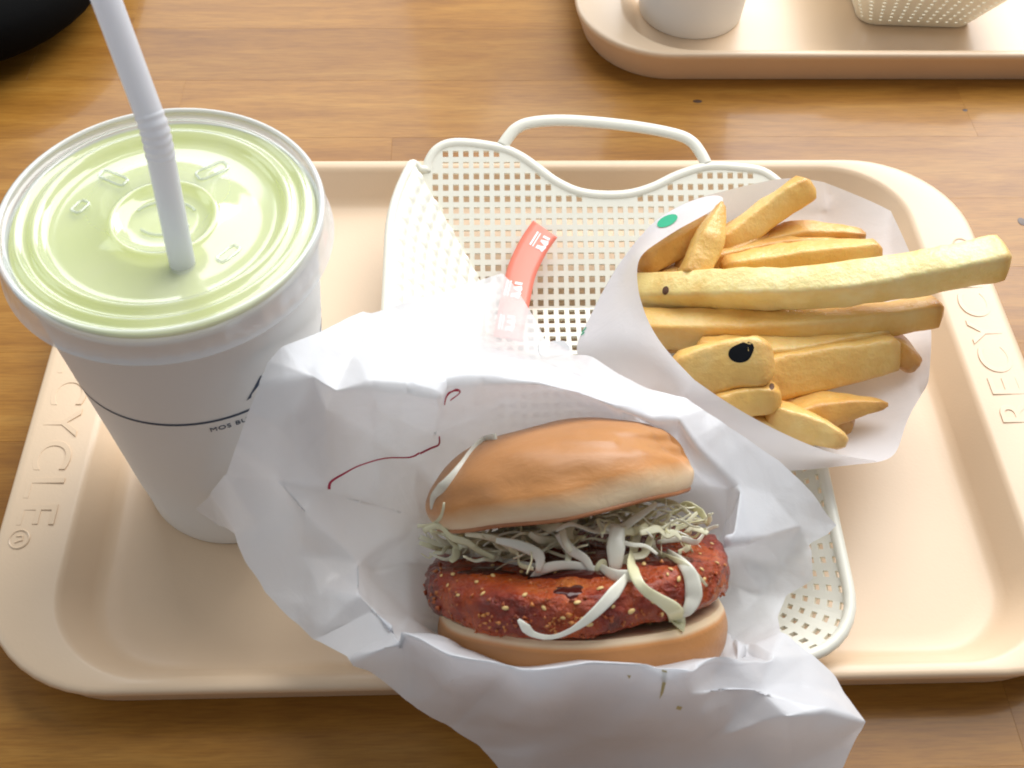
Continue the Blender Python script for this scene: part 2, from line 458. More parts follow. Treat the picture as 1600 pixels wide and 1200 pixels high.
def cone_text(txt, size, a0, z0, name):
    vs, fs = text_mesh(txt, size, .004)
    mb = MB(); r = cup_r(z0)
    mb.put([cone_pt(math.radians(a0) + v.x / r, z0 + v.y, .012 + v.z) for v in vs], fs)
    mb.build(name, M_INK, cup)
cone_text('MOS BURGER', .30, math.degrees(cone_angle(328, 668)) + 14, 8.30, 'lettering')
mb = MB()
for k, (s, w) in enumerate(((0, .9), (1.0, .9))):
    a = cone_angle(396, 606) + .05 + s / 4.1
    mb.put([cone_pt(a - .12, 9.25), cone_pt(a + .02, 10.1), cone_pt(a + .10, 9.9), cone_pt(a + .22, 9.25), cone_pt(a + .08, 9.35)], [(0, 4, 1), (1, 4, 2), (2, 4, 3)])
mb.build('printed_emblem', M_INK, cup)
# lid: rolled white rim, flat panel with rings, fluted skirt
ZL = 13.73
lid = MB()
lid.lathe([(4.46, ZL - .05), (4.42, ZL - .13), (4.36, ZL - .17), (4.20, ZL - .18), (4.14, ZL - .08), (4.07, ZL - .06), (4.00, ZL - .09), (3.95, ZL - .20), (3.74, ZL - .21), (3.68, ZL - .10), (3.60, ZL - .06), (3.5, ZL - .08), (3.42, ZL - .20), (3.32, ZL - .33), (3.2, ZL - .36), (3.05, ZL - .36),
           (1.64, ZL - .36), (1.58, ZL - .26), (1.49, ZL - .21), (1.40, ZL - .25), (1.34, ZL - .38), (.9, ZL - .40), (.42, ZL - .40), (.05, ZL - .40)], (CX, CY), 96)
lido = lid.build('lid', M_LID, cup, sharp=180)
mb = MB()
mb.lathe([(4.46, ZL - .06), (4.48, ZL - .02), (4.56, ZL + .02), (4.63, ZL - .03), (4.66, ZL - .16), (4.64, ZL - .34)], (CX, CY), 96)
mb.build('lid_rim', M_LIDEDGE, lido, sharp=180)
mb = MB(); rows = []
for i, (r, z) in enumerate(((4.64, ZL - .34), (4.66, ZL - .5), (4.68, ZL - .75), (4.72, ZL - 1.0), (4.78, ZL - 1.10), (4.80, ZL - 1.14))):
    fl = (0, .008, .018, .018, .0, 0)[i]
    rows.append([(CX + (r + fl * (1 if (j // 2) % 2 else 0)) * math.cos(2 * math.pi * j / 192), CY + (r + fl * (1 if (j // 2) % 2 else 0)) * math.sin(2 * math.pi * j / 192), z) for j in range(192)])
mb.loops(rows); M_SKIRT = clear_plastic('lid_skirt_plastic', .6, (.92, .94, .96), .14)
mb.build('lid_skirt', M_SKIRT, lido, sharp=180)
mb = MB()   # raised shapes in the lid panel
for ang, rr, w, h, rot in ((62, 2.35, .95, .42, 35), (100, 2.4, .5, .5, 10), (135, 2.5, .9, .35, -30), (168, 2.55, .5, .3, 60), (-35, 2.45, .7, .3, 50)):
    c = Vector((CX + rr * math.cos(math.radians(ang)), CY + rr * math.sin(math.radians(ang)), ZL - .34))
    e1 = Vector((math.cos(math.radians(rot)), math.sin(math.radians(rot)), 0)); e2 = Vector((-e1.y, e1.x, 0))
    pts = [c + e1 * (x * w / 2) + e2 * (y_ * h / 2) for x, y_, _ in rrect(1, 1, .45, 0, 4)]
    mb.tube(pts + [pts[0]], .045, 6, False, up=Vector((0, 0, 1)))
for a0, a1, rr in ((-140, -20, .78), (30, 150, .95)):
    mb.tube([(CX + rr * math.cos(math.radians(a)), CY + rr * .8 * math.sin(math.radians(a)), ZL - .37) for a in np.linspace(a0, a1, 14)], .045, 6, True, up=Vector((0, 0, 1)))
mb.build('embossed_shape', M_LID, lido)
drink = MB()
drink.lathe([(4.22, 12.35), (4.36, 13.24), (4.33, 13.305), (3.0, 13.26), (1.5, 13.24), (.3, 13.24)], (CX, CY), 64, True, True)
tag(drink.build('green_drink', M_DRINK, None, origin=(CX, CY, 12.4)), 'pale green soft drink seen through the clear lid of the tall cup', 'drink')
straw = thing('drinking_straw', 'white bendy drinking straw standing in the lid of the tall cup', 'straw', (-11.0, -4.6, 12.5))
p0 = Vector((-10.98, -4.95, 12.3)); pb = at(243, 205, 17.6); pe = at(167, 2, 20.4)
mid = at(285, 412, 13.3)
RS = .36
d1 = (pb - mid).normalized()
mb = MB(); mb.tube(catmull([mid - d1 * 1.0, mid, mid.lerp(pb, .5), pb - d1 * .75], 4), RS, 24, False); mb.build('straw_tube', M_STRAW, straw)
d2 = (pe - pb).normalized()
mb = MB(); path = []; rads = []
ctrl = catmull([pb - d1 * .75, pb - d1 * .3, pb + (d2 - d1) * .02 + d2 * .12, pb + d2 * .5], 8)
for i, q in enumerate(ctrl): path.append(q); rads.append(RS + (.022 if i % 4 in (1, 2) else -.005))
mb.tube(path, rads, 24, False); mb.build('bendy_joint', M_STRAW, straw, sharp=180)
mb = MB(); mb.tube([pb + d2 * .5, pb.lerp(pe, .6), pe, pe + d2 * 1.6], RS, 24, False); mb.build('straw_tube', M_STRAW, straw)
M_INNER = M_STRAW

# ------------------------------------------------------------------ basket of white lattice plastic
def lattice(S_, nu, nv, hole=.30, skip=None):
    """a surface S_(u,v) cut into nu x nv square meshes, each with a hole"""
    mb = MB(); idx = {}
    def vid(a, b):
        k = (a, b)
        if k not in idx:
            i, fa = divmod(a, 3) if False else (a // 4, a % 4); j, fb = b // 4, b % 4
            off = (0, hole, .5, 1 - hole)
            u = (i + off[fa]) / nu; v = (j + off[fb]) / nv
            idx[k] = len(mb.v); mb.v.append(Vector(S_(u, v)))
        return idx[k]
    for i in range(nu):
        for j in range(nv):
            full = skip(i, j) if skip else False
            for a in range(4):
                for b in range(4):
                    if a in (1, 2) and b in (1, 2) and not full: continue
                    mb.f.append((vid(4 * i + a, 4 * j + b), vid(4 * i + a + 1, 4 * j + b), vid(4 * i + a + 1, 4 * j + b + 1), vid(4 * i + a, 4 * j + b + 1)))
    return mb
def in_poly(p, poly):
    c = False; n = len(poly)
    for i in range(n):
        x1, y1 = poly[i]; x2, y2 = poly[(i + 1) % n]
        if (y1 > p[1]) != (y2 > p[1]) and p[0] < (x2 - x1) * (p[1] - y1) / (y2 - y1) + x1: c = not c
    return c
def poly_dist(p, poly):
    d = 1e9; n = len(poly); q = Vector(p)
    for i in range(n):
        a = Vector(poly[i]); b = Vector(poly[(i + 1) % n]); ab = b - a
        t = max(0, min(1, (q - a).dot(ab) / max(ab.dot(ab), 1e-9))); d = min(d, (q - a - ab * t).length)
    return d
BX0, BX1, BY0, BY1 = -1.9, 7.5, -9.6, 4.6          # floor of the basket
TX0, TX1, TY0, TY1 = -6.15, 9.75, -12.15, 10.7     # rim of the basket
ZF = .80
def zrim(y_): return 2.35 + (y_ + 12.15) / 22.85 * 1.45
def make_basket(label, off=Vector((0, 0, 0))):
    bk = thing('plastic_basket', label, 'basket', (2.2 + off.x, -1.5 + off.y, .45), 'white lattice baskets')
    fl = lattice(lambda u, v: (BX0 + (BX1 - BX0) * u + off.x, BY0 + (BY1 - BY0) * v + off.y, ZF - .2), 21, 29, .22)
    solid(fl.build('basket_floor', M_BASKET, bk, smooth=False), .16)
    # back panel: one sloping plane with a scalloped top edge
    D = Vector((0, TY1 - BY1, 3.8 - ZF)).normalized(); O = Vector((0, BY1, ZF - .2)); N = Vector((1, 0, 0)).cross(D)
    def on_plane(px, py):
        r = ray(px, py); t = (O - CAM).dot(N) / r.dot(N); h = CAM + r * t
        return (h.x, (h - O).dot(D))
    top = [(667, 266), (671, 248), (684, 230), (706, 221), (742, 222), (786, 230), (815, 243), (842, 262), (868, 281), (900, 296), (935, 302), (980, 301), (1020, 290), (1060, 271), (1105, 258), (1150, 259), (1192, 266), (1222, 288)]
    topxs = [on_plane(*p) for p in top]
    prof = [(q.x, q.y) for q in catmull([(a, b, 0) for a, b in topxs], 5)]
    poly = [(BX0 - .7, -.3), (prof[0][0] - .4, prof[0][1] - .5)] + prof + [(BX1 + .2, -.3)]
    du, dv = .445, .52; mb = MB(); idx = {}
    hole = .225; offs = (0, hole, .5, 1 - hole)
    def vid(a, b):
        if (a, b) not in idx:
            idx[(a, b)] = len(mb.v); x_ = -6.3 + (a // 4 + offs[a % 4]) * du; s_ = (b // 4 + offs[b % 4]) * dv
            mb.v.append(O + off + Vector((x_, 0, 0)) + D * s_)
        return idx[(a, b)]
    for i in range(38):
        for j in range(20):
            c = (-6.3 + (i + .5) * du, (j + .5) * dv)
            inside = in_poly(c, poly); far = poly_dist(c, poly)
            if not inside and far > .5: continue
            for a in range(4):
                for b in range(4):
                    if inside and far > .36 and a in (1, 2) and b in (1, 2): continue
                    if far < .6:
                        cc = (-6.3 + (i + (offs[a] + (offs[a + 1] if a < 3 else 1)) / 2) * du, (j + (offs[b] + (offs[b + 1] if b < 3 else 1)) / 2) * dv)
                        if not in_poly(cc, poly): continue
                    mb.f.append((vid(4 * i + a, 4 * j + b), vid(4 * i + a + 1, 4 * j + b), vid(4 * i + a + 1, 4 * j + b + 1), vid(4 * i + a, 4 * j + b + 1)))
    solid(mb.build('back_panel', M_BASKET, bk, smooth=False), .16)
    P3 = lambda x_, s_: O + off + Vector((x_, 0, 0)) + D * s_
    mb = MB(); mb.tube([P3(x_, s_) - D * .1 for x_, s_ in prof], .23, 10, True, .7, face=N); mb.build('panel_rim', M_BASKET, bk, sharp=180)
    hp = [(785, 228), (796, 212), (808, 200), (828, 192), (870, 188), (930, 191), (1000, 199), (1056, 210), (1080, 221), (1094, 238), (1104, 257)]
    mb = MB(); mb.tube([P3(*q) for q in [(v.x, v.y) for v in catmull([(*on_plane(*p), 0) for p in hp], 5)]], .27, 12, True, .55, face=N); mb.build('handle', M_BASKET, bk, sharp=180)
    # left wall: closed, with staggered round dimples
    rows = []
    nu, nv = 120, 60
    for j in range(nv + 1):
        v = j / nv; row = []
        for i in range(nu + 1):
            u = i / nu
            b = Vector((BX0, BY1 + .1 - u * (BY1 - BY0 + .1), ZF - .2)); yt = 10.2 - u * 21.0
            t_ = Vector((TX0 + .85 * max(0, (yt - 6) / 4.2) ** 2, yt, zrim(yt)))
            p = b.lerp(t_, v)
            nrm = (t_ - b).cross(Vector((0, 1, 0))).normalized()
            gv = v * 10.5; gj = math.floor(gv); gu = u * 34 + (.5 if gj % 2 else 0)
            r2 = ((gu % 1) - .5) ** 2 + ((gv % 1) - .5) ** 2
            edge = min(v, 1 - v)
            p += nrm * (-.17 * max(0, 1 - r2 * 4.0) ** 2 * (1 if .03 < edge else 0))
            row.append(p + off)
        rows.append(row)
    mb = MB(); mb.grid(rows); solid(mb.build('dimpled_panel', M_BASKET, bk, sharp=180), .12, -1)
    # right wall, front wall and their rounded corners
    def loop(x0, x1, y0, y1, r, yb, n_=8):
        pts = [(x1, yb)] + [(x1, y1_) for y1_ in np.linspace(yb, y0 + r, 12)[1:]]
        pts += [(x1 - r + r * math.cos(a), y0 + r - r * math.sin(a)) for a in np.linspace(0, math.pi / 2, n_)[1:]]
        pts += [(xx, y0) for xx in np.linspace(x1 - r, x0 + r, 12)[1:]]
        pts += [(x0 + r - r * math.sin(a), y0 + r - r * math.cos(a)) for a in np.linspace(0, math.pi / 2, n_)[1:]]
        return pts
    bl = loop(BX0, BX1, BY0, BY1, 1.1, BY1); tl = loop(TX0, TX1, TY0, TY1, 2.3, 8.2)
    k = len(bl)
    # resample on a common parameter
    dist = [0]
    for a, b in zip(bl, bl[1:]): dist.append(dist[-1] + math.hypot(b[0] - a[0], b[1] - a[1]) + .08)
    par = [d / dist[-1] for d in dist]
    bxs, bys = [p[0] for p in bl], [p[1] for p in bl]; txs, tys = [p[0] for p in tl], [p[1] for p in tl]
    def SW(u, v):
        b = Vector((np.interp(u, par, bxs), np.interp(u, par, bys), ZF - .2)); ty = float(np.interp(u, par, tys))
        t_ = Vector((np.interp(u, par, txs) - (.9 * max(0, (ty - 6) / 4.2) ** 2 if u < .5 else 0), ty, zrim(ty)))
        return b.lerp(t_, v) + off
    w = lattice(SW, 62, 7, .28)
    solid(w.build('lattice_wall', M_BASKET, bk, smooth=False), .15)
    path = [SW(u, 1.0) for u in np.linspace(0, 1, 90)]
    path += [rows[-1][i] for i in range(nu, -1, -4)]
    mb = MB(); mb.tube(path, .21, 12, True); mb.build('rim', M_BASKET, bk, sharp=180)
    mb = MB(); mb.tube([(BX0 + off.x, y_ + off.y, ZF - .2) for y_ in (BY0 + 1, BY1)], .1, 8)
    mb.tube([rows[-1][0], rows[0][0]], .12, 8); mb.tube(catmull([rows[-1][6], rows[-1][0], rows[-1][0].lerp(P3(*prof[0]), .5) - Vector((0, 0, .1)), P3(*prof[0])], 5), .2, 10)
    mb.build('bottom_edge', M_BASKET, bk)
    return bk
basket = make_basket('white lattice basket with looped handle, under the burger and fries')

# ------------------------------------------------------------------ sheets of paper: control points at the folds
def sheet(pts, outline, folds, levels=3, smooth_it=(1, 2, 2), crump=.10, fine=.03, seed=0.0, thin=None):
    """pts: (px, py, z); outline/folds: chains of point numbers. Returns verts, faces, thin"""
    co = [Vector((p[0], p[1])) for p in pts]
    edges = [(outline[i], outline[(i + 1) % len(outline)]) for i in range(len(outline))]
    for f in folds: edges += list(zip(f, f[1:]))
    v2, e2, f2, ov, oe, of = delaunay_2d_cdt(co, edges, [], 1, 1e-4)
    P = []
    for i, q in enumerate(v2):
        src = ov[i]
        if src: z = pts[src[0]][2]
        else:
            ds = sorted(((q - c).length, j) for j, c in enumerate(co))[:3]; ws = [1 / (d + 1) for d, _ in ds]; z = sum(w * pts[j][2] for w, (_, j) in zip(ws, ds)) / sum(ws)
        P.append(at(q.x, q.y, z))
    TH = [0.0] * len(P)
    if thin:
        for i, q in enumerate(v2): TH[i] = thin(q.x, q.y)
    tris = []
    for f in f2:
        for k in range(1, len(f) - 1): tris.append((f[0], f[k], f[k + 1]))
    hard = {}
    orig = {tuple(sorted(e)) for e in edges}
    for i, e in enumerate(e2):
        if oe[i]: hard[tuple(sorted(e))] = 1
    for lv in range(levels):
        mid = {}; nh = {}; nt_ = []
        def M(a, b):
            k = (a, b) if a < b else (b, a)
            if k not in mid:
                mid[k] = len(P); P.append((P[a] + P[b]) / 2); TH.append((TH[a] + TH[b]) / 2)
                if k in hard: nh[tuple(sorted((a, mid[k])))] = 1; nh[tuple(sorted((b, mid[k])))] = 1
            return mid[k]
        for a, b, c in tris:
            x, y_, z = M(a, b), M(b, c), M(c, a)
            nt_ += [(a, x, z), (x, b, y_), (z, y_, c), (x, y_, z)]
        tris = nt_; hard = nh
        # relax, folds keep most of their edge
        nb = [set() for _ in P]; hn = [set() for _ in P]
        for a, b, c in tris:
            nb[a] |= {b, c}; nb[b] |= {a, c}; nb[c] |= {a, b}
        for a, b in hard: hn[a].add(b); hn[b].add(a)
        for it in range(smooth_it[lv]):
            Q = list(P)
            for i in range(len(P)):
                if hn[i]:
                    if len(hn[i]) == 2:
                        a, b = hn[i]; Q[i] = P[i].lerp((P[a] + P[b]) / 2, .35)
                else:
                    s = Vector((0, 0, 0))
                    for j in nb[i]: s += P[j]
                    Q[i] = P[i].lerp(s / len(nb[i]), .5)
            P = Q
    # crumple: straight sharp creases running in a few directions, each only over part of the sheet
    nrm = [Vector((0, 0, 0)) for _ in P]
    for a, b, c in tris:
        n_ = (P[b] - P[a]).cross(P[c] - P[a])
        if n_.dot(RW) < 0: n_ = -n_
        nrm[a] += n_; nrm[b] += n_; nrm[c] += n_
    rc = random.Random(int(seed * 10) + 1)
    waves = []
    for k in range(16):
        d_ = Vector((rc.gauss(0, 1), rc.gauss(0, 1), rc.gauss(0, .7))).normalized()
        waves.append((d_, rc.choice((2.2, 3.0, 4.2, 6.0)), rc.uniform(0, 9), Vector((rc.uniform(-9, 9), rc.uniform(-9, 9), rc.uniform(-9, 9)))))
    out = []
    for i, p in enumerate(P):
        n_ = nrm[i].normalized() if nrm[i].length > 0 else Vector((0, 0, 1))
        h = 0
        for d_, wl, ph, so in waves:
            g = noise.noise(p * .17 + so)
            if g <= 0: continue
            t = (p.dot(d_) + ph + .25 * noise.noise(p * .3 + so)) / wl
            h += crump * min(1, g * 3.2) * (abs((t % 1) - .5) * 2 - .5) * wl / 3.5
        d2, _ = noise.voronoi(p * .9 + Vector((seed, 0, 0)))
        h += fine * (min(d2[1] - d2[0], .5) - .25)
        out.append(p + n_ * h)
    return out, tris, TH

# wrapper -----------------------------------------------------------
W = {}
WP = []
def w(name, px, py, z): W[name] = len(WP); WP.append((px, py, z))
# outline, clockwise from the tip by the cup
for nm, px, py, z in (
    ('a0', 420, 567, 11.0), ('a1', 440, 545, 11.0), ('a2', 496, 519, 10.6), ('a3', 560, 497, 9.3), ('a4', 640, 470, 7.2), ('a5', 720, 446, 5.0), ('a6', 781, 429, 3.3),
    ('a7', 806, 455, 3.0), ('a8', 833, 498, 3.2), ('a9', 856, 533, 3.8), ('b0', 876, 530, 5.2), ('b1', 884, 542, 5.9), ('b2', 925, 554, 6.9), ('b3', 968, 586, 7.4), ('b4', 1020, 610, 7.6), ('b5', 1072, 622, 7.4), ('b6', 1098, 641, 7.2),
    ('b7', 1131, 667, 6.8), ('b8', 1169, 690, 6.3), ('b9', 1216, 720, 5.6), ('c0', 1270, 772, 4.6), ('c1', 1298, 805, 4.0), ('c2', 1313, 820, 3.7), ('c3', 1298, 837, 3.7), ('c4', 1266, 853, 3.8), ('c5', 1270, 905, 3.4), ('c6', 1258, 913, 3.2),
    ('c7', 1226, 930, 2.8), ('c8', 1215, 964, 3.0), ('c9', 1222, 997, 3.8), ('d0', 1270, 1024, 3.9), ('d1', 1308, 1052, 3.8), ('d2', 1352, 1128, 4.2), ('d3', 1335, 1165, 3.4), ('d4', 1302, 1215, 2.4), ('d5', 1150, 1290, .8), ('d6', 960, 1300, .6), ('d7', 800, 1270, 1.2),
    ('d8', 774, 1200, 2.6), ('d9', 750, 1165, 3.0), ('e0', 711, 1126, 3.4), ('e1', 655, 1098, 3.8), ('e2', 612, 1073, 4.2), ('e3', 553, 1031, 4.8), ('e4', 494, 1000, 4.2), ('e5', 455, 965, 3.9), ('e6', 420, 925, 3.9), ('e7', 397, 887, 4.2), ('e8', 376, 828, 4.6),
    ('e9', 341, 822, 3.6), ('f0', 304, 798, 4.3), ('f1', 332, 768, 5.6), ('f2', 356, 738, 7.0), ('f3', 372, 690, 8.6), ('f4', 390, 636, 10.0), ('f5', 405, 600, 10.7)):
    w(nm, px, py, z)
out = [W[k] for k in W]
for nm, px, py, z in (
    # crest of the back wall
    ('g0', 488, 588, 10.8), ('g1', 524, 611, 10.4), ('g2', 580, 601, 10.4), ('g3', 635, 606, 10.2), ('g4', 684, 617, 10.0), ('g5', 694, 598, 10.0), ('g6', 755, 592, 9.8), ('g7', 840, 598, 9.5), ('g8', 912, 617, 9.0), ('g9', 965, 636, 8.6), ('h0', 1015, 655, 8.0),
    # outer back slope
    ('i0', 560, 545, 9.8), ('i1', 622, 520, 8.6), ('i2', 680, 553, 9.0), ('i3', 760, 556, 8.9), ('i4', 840, 575, 9.0), ('i5', 640, 550, 9.0), ('i6', 690, 500, 6.2), ('i7', 760, 505, 4.9), ('i8', 800, 530, 5.8), ('i9', 850, 560, 7.2), ('j0', 910, 590, 7.9),
    ('j1', 622, 498, 7.7), ('j2', 730, 470, 4.6), ('j3', 720, 530, 7.0),
    # left wall folds
    ('k0', 511, 640, 9.2), ('k1', 512, 768, 6.4), ('k2', 435, 750, 7.2), ('k3', 440, 665, 9.3), ('k4', 560, 878, 5.0), ('k5', 470, 868, 5.3), ('k6', 405, 820, 5.4), ('k7', 660, 808, 4.8), ('k8', 590, 785, 5.6), ('k9', 600, 700, 7.0), ('l0', 682, 690, 6.8), ('l1', 590, 640, 8.9), ('l2', 688, 640, 8.9),
    ('l3', 655, 730, 5.8), ('l4', 560, 930, 5.6), ('l5', 500, 925, 4.9), ('l6', 582, 955, 5.2), ('l7', 612, 983, 5.6), ('l8', 585, 890, 4.2), ('l9', 640, 880, 3.8), ('m0', 640, 960, 4.2), ('m1', 680, 996, 4.6), ('m2', 475, 800, 6.6),
    # mouth of the pocket at the front
    ('n0', 625, 1003, 6.4), ('n1', 700, 1028, 7.6), ('n2', 800, 1037, 8.0), ('n3', 903, 1041, 8.2), ('n4', 1000, 1042, 8.1), ('n5', 1070, 1042, 7.7), ('n6', 1150, 1036, 6.2), ('n7', 1205, 1030, 4.8),
    # outer front
    ('o0', 700, 1075, 6.6), ('o1', 830, 1090, 7.0), ('o2', 960, 1100, 6.8), ('o3', 1080, 1085, 6.8), ('o4', 1190, 1080, 5.4), ('o5', 1230, 1120, 5.3), ('o6', 1120, 1160, 4.2), ('o7', 960, 1190, 3.8), ('o8', 850, 1165, 4.4), ('o9', 1240, 1190, 3.2), ('p0', 1290, 1110, 4.9), ('p1', 1040, 1060, 7.7), ('p2', 640, 1040, 5.4),
    # inside of the pocket, behind the burger
    ('q0', 720, 690, 6.2), ('q1', 800, 650, 6.9), ('q2', 900, 640, 6.9), ('q3', 1000, 655, 6.6), ('q4', 1060, 690, 6.2), ('q5', 1105, 760, 5.0), ('q6', 1130, 830, 4.4), ('q7', 700, 790, 3.4), ('q8', 850, 760, 3.2), ('q9', 1000, 770, 3.2), ('r0', 700, 890, 2.4), ('r1', 850, 880, 1.5), ('r2', 1000, 880, 1.6), ('r3', 1110, 900, 2.4),
    ('r4', 740, 970, 1.8), ('r5', 900, 985, 1.4), ('r6', 1060, 980, 1.6), ('r7', 1140, 990, 2.6), ('u0', 740, 1012, 2.4), ('u1', 820, 1022, 2.4), ('u2', 905, 1026, 2.4), ('u3', 1000, 1026, 2.4), ('u4', 1065, 1020, 2.6), ('u5', 690, 975, 2.6),
    # right wall
    ('s0', 1060, 655, 7.6), ('s1', 1090, 700, 7.0), ('s2', 1150, 760, 5.8), ('s3', 1137, 845, 5.6), ('s4', 1190, 840, 5.0), ('s5', 1250, 823, 4.3), ('s6', 1150, 868, 3.8), ('s7', 1225, 890, 3.1), ('s8', 1190, 930, 2.5), ('s9', 1172, 970, 2.6), ('t0', 1120, 730, 6.4), ('t1', 1200, 770, 5.2), ('t2', 1165, 1010, 3.4)):
    w(nm, px, py, z)
def ch(*names): return [W[k] for k in names]
folds = [ch('a0', 'g0', 'g1', 'g2', 'g3', 'g4', 'g5', 'g6', 'g7', 'g8', 'g9', 'h0', 's0'), ch('g4', 'l2', 'l0', 'q0'), ch('g1', 'k0', 'k1'), ch('f2', 'k2', 'm2', 'k1', 'k4', 'l4'), ch('k1', 'k7'), ch('e7', 'k5', 'k4'), ch('k4', 'l6', 'l7', 'n0'),
         ch('e3', 'n0', 'n1', 'n2', 'n3', 'n4', 'n5', 'n6', 'n7', 'c9'), ch('e3', 'l7'), ch('s3', 's4', 's5', 'c2'), ch('i5', 'i2', 'i3', 'i4', 'g8'), ch('i0', 'i5'), ch('b1', 'j0', 'g9'), ch('s0', 's1', 't0', 's2', 's3'), ch('b9', 't1', 's5'), ch('k3', 'k0', 'l1'), ch('f4', 'k3'), ch('l4', 'l7'), ch('d2', 'p0', 'o4', 'o3'),
         ch('a8', 'i9', 'b1'), ch('p0', 'o5', 'o9')]
def thin_at(x, y_):
    d = math.hypot((x - 788) / 58, (y_ - 480) / 62); a = max(0.0, min(1.0, 1.35 - d))
    d = math.hypot((x - 1262) / 34, (y_ - 880) / 40); b = max(0.0, min(1.0, 1.3 - d)) * .7
    d = math.hypot((x - 330) / 40, (y_ - 800) / 40); c = max(0.0, min(1.0, 1.3 - d)) * .7
    return max(a, b, c)
wv, wf, wt = sheet(WP, out, folds, 4, (0, 0, 1, 1), .16, .015, 3.0, thin_at)
wrap = thing('burger_wrapper', 'crumpled white wax paper wrapper opened around the burger', 'wrapper', (0, -9, 1))
wrap_sheet = add('paper_sheet', wv, wf, M_WRAP, wrap, sharp=180, attr={'thin': wt})
wb = bvh_of(wrap_sheet)
mb = strip_on(wb, [(514, 764), (517, 752), (540, 738), (562, 727), (600, 716), (640, 714), (655, 707)], [5, 3, 2, 2, 3], .025)
mb.build('printed_line', M_REDLINE, wrap); mb = strip_on(wb, [(656, 708), (672, 700), (685, 694), (686, 681)], [3, 3, 2], .025)
mb.build('printed_line', M_REDLINE, wrap); mb = MB()
for k in range(4):
    strip_on(wb, [(694, 632 - k * 2), (698 + k, 618 - k * 2), (712 + k * 2, 607 + k), (719 - k, 612 + k), (706 - k, 622 + k)], [1.6, 1.4], .03, mb=mb)
mb.build('printed_line', M_REDLINE, wrap)
M_OIL = simple('oil_stain', (.55, .47, .24), .3)
mb = MB()
for q in ([(1034, 1046), (1042, 1048), (1040, 1068), (1036, 1082), (1030, 1092), (1034, 1070)], [(1058, 1102), (1066, 1104), (1063, 1109), (1056, 1107)], [(980, 1054), (986, 1055), (983, 1060)]): poly_on(wb, q, .02, mb)
mb.build('oil_stain', M_OIL, wrap)
# red seal tape, half of it under the paper
tape = thing('seal_tape', 'red tape strip with white emblems behind the burger wrapper', 'tape', at(815, 450, 2.2))
tp = catmull([(852, 358, 2.6), (833, 386, 2.5), (815, 425, 2.4), (805, 470, 2.3), (793, 530, 2.2)], 8)
rows = []
for i, q in enumerate(tp):
    t = (tp[min(i + 1, len(tp) - 1)] - tp[max(i - 1, 0)]); t.z = 0; t.normalize(); nn = Vector((-t.y, t.x, 0))
    rows.append([at(q.x + nn.x * k, q.y + nn.y * k, q.z + .08 * (1 - (k / 24) ** 2)) for k in (-23, -12, 0, 12, 23)])
mb = MB(); mb.grid(rows); tape_s = solid(mb.build('tape_strip', M_RED, tape, sharp=180), .02, 0)
tb = bvh_of(tape_s); mb = MB()
for cx, cy, ang, sc_ in ((841, 377, -58, 1.0), (799, 452, -75, 1.05), (789, 505, -80, 1.0)):
    ca, sa = math.cos(math.radians(ang)), math.sin(math.radians(ang))
    def tf(x, y_): return (cx + (x * -sa * .0 + x * ca - y_ * sa) * sc_, cy + (x * sa + y_ * ca) * sc_)
    def em(pts): poly_on(tb, [tf(x - 0, y_) for x, y_ in pts], .03, mb)
    em([(-12, 2), (-6, 2), (-3, 14), (-9, 14)]); em([(-12, 14), (-9, 3), (0, 14), (-3, 16)])
    em([(-2, 14), (1, 3), (4, 3), (8, 14), (3, 16)]); em([(8, 3), (12, 3), (13, 14), (9, 14)])
    em([(-12, -9), (12, -9), (12, -6), (-12, -6)]); em([(-12, -4), (12, -4), (12, -2), (-12, -2)])
mb.build('printed_emblem', M_WHITE_PRINT, tape)

# ------------------------------------------------------------------ burger
BC = at(900, 855, 5.1)
burger = thing('chicken_burger', 'burger with red glazed cutlet and shredded cabbage in paper wrapper', 'burger', (BC.x, BC.y + 1.5, 1.2))
K = 48.0
def B(px, py, d=0.0): return BC + RX * ((px - 900) / K) + RU * ((855 - py) / K) + RW * d
def frame(dot, roll):
    n_ = (RU * math.sqrt(1 - dot * dot) + RW * dot)
    x = RX.copy(); q = Matrix.Rotation(math.radians(roll), 3, RW)
    n_ = q @ n_; x = q @ x
    m_ = x.cross(n_)                   # towards the camera
    return x.normalized(), m_.normalized(), n_.normalized()
def revolve(center, fr, prof, nseg=120, warp=None):
    x, m_, n_ = fr; mb = MB(); ls = []
    for r, h in prof:
        l = []
        for j in range(nseg):
            a = 2 * math.pi * j / nseg; p = Vector((r * math.cos(a), r * math.sin(a), h))
            if warp: p = warp(p, a)
            l.append(center + x * p.x + m_ * p.y + n_ * p.z)
        ls.append(l)
    mb.loops(ls, True, True)
    return mb
def dense(prof, n_):
    return [(q.x, q.y) for q in catmull([(a, b, 0) for a, b in prof], n_)]
# bottom bun
fb = frame(.05, 2.2)
prof = dense([(.2, 0), (2.5, .02), (4.15, 0), (4.38, -.05), (4.52, -.35), (4.56, -.8), (4.40, -1.4), (3.9, -1.85), (2.6, -2.05), (.2, -2.07)], 5)
def wb_(p, a):
    s = 1 + .012 * noise.noise(Vector((math.cos(a) * 1.5, math.sin(a) * 1.5, 3)))
    return Vector((p.x * s, p.y * s, p.z + .10 * noise.noise(Vector((p.x * .5, p.y * .5, 9)))))
mb = revolve(B(907, 938), fb, prof, 120, wb_)
cr = []
for (r, h) in prof: cr += [max(0, min(1, (-h - .10) / .3)) * 1.0 if r > 1 else .8] * 120
bot = mb.build('bottom_bun', M_BUN, burger, sharp=180, attr={'crust': cr})
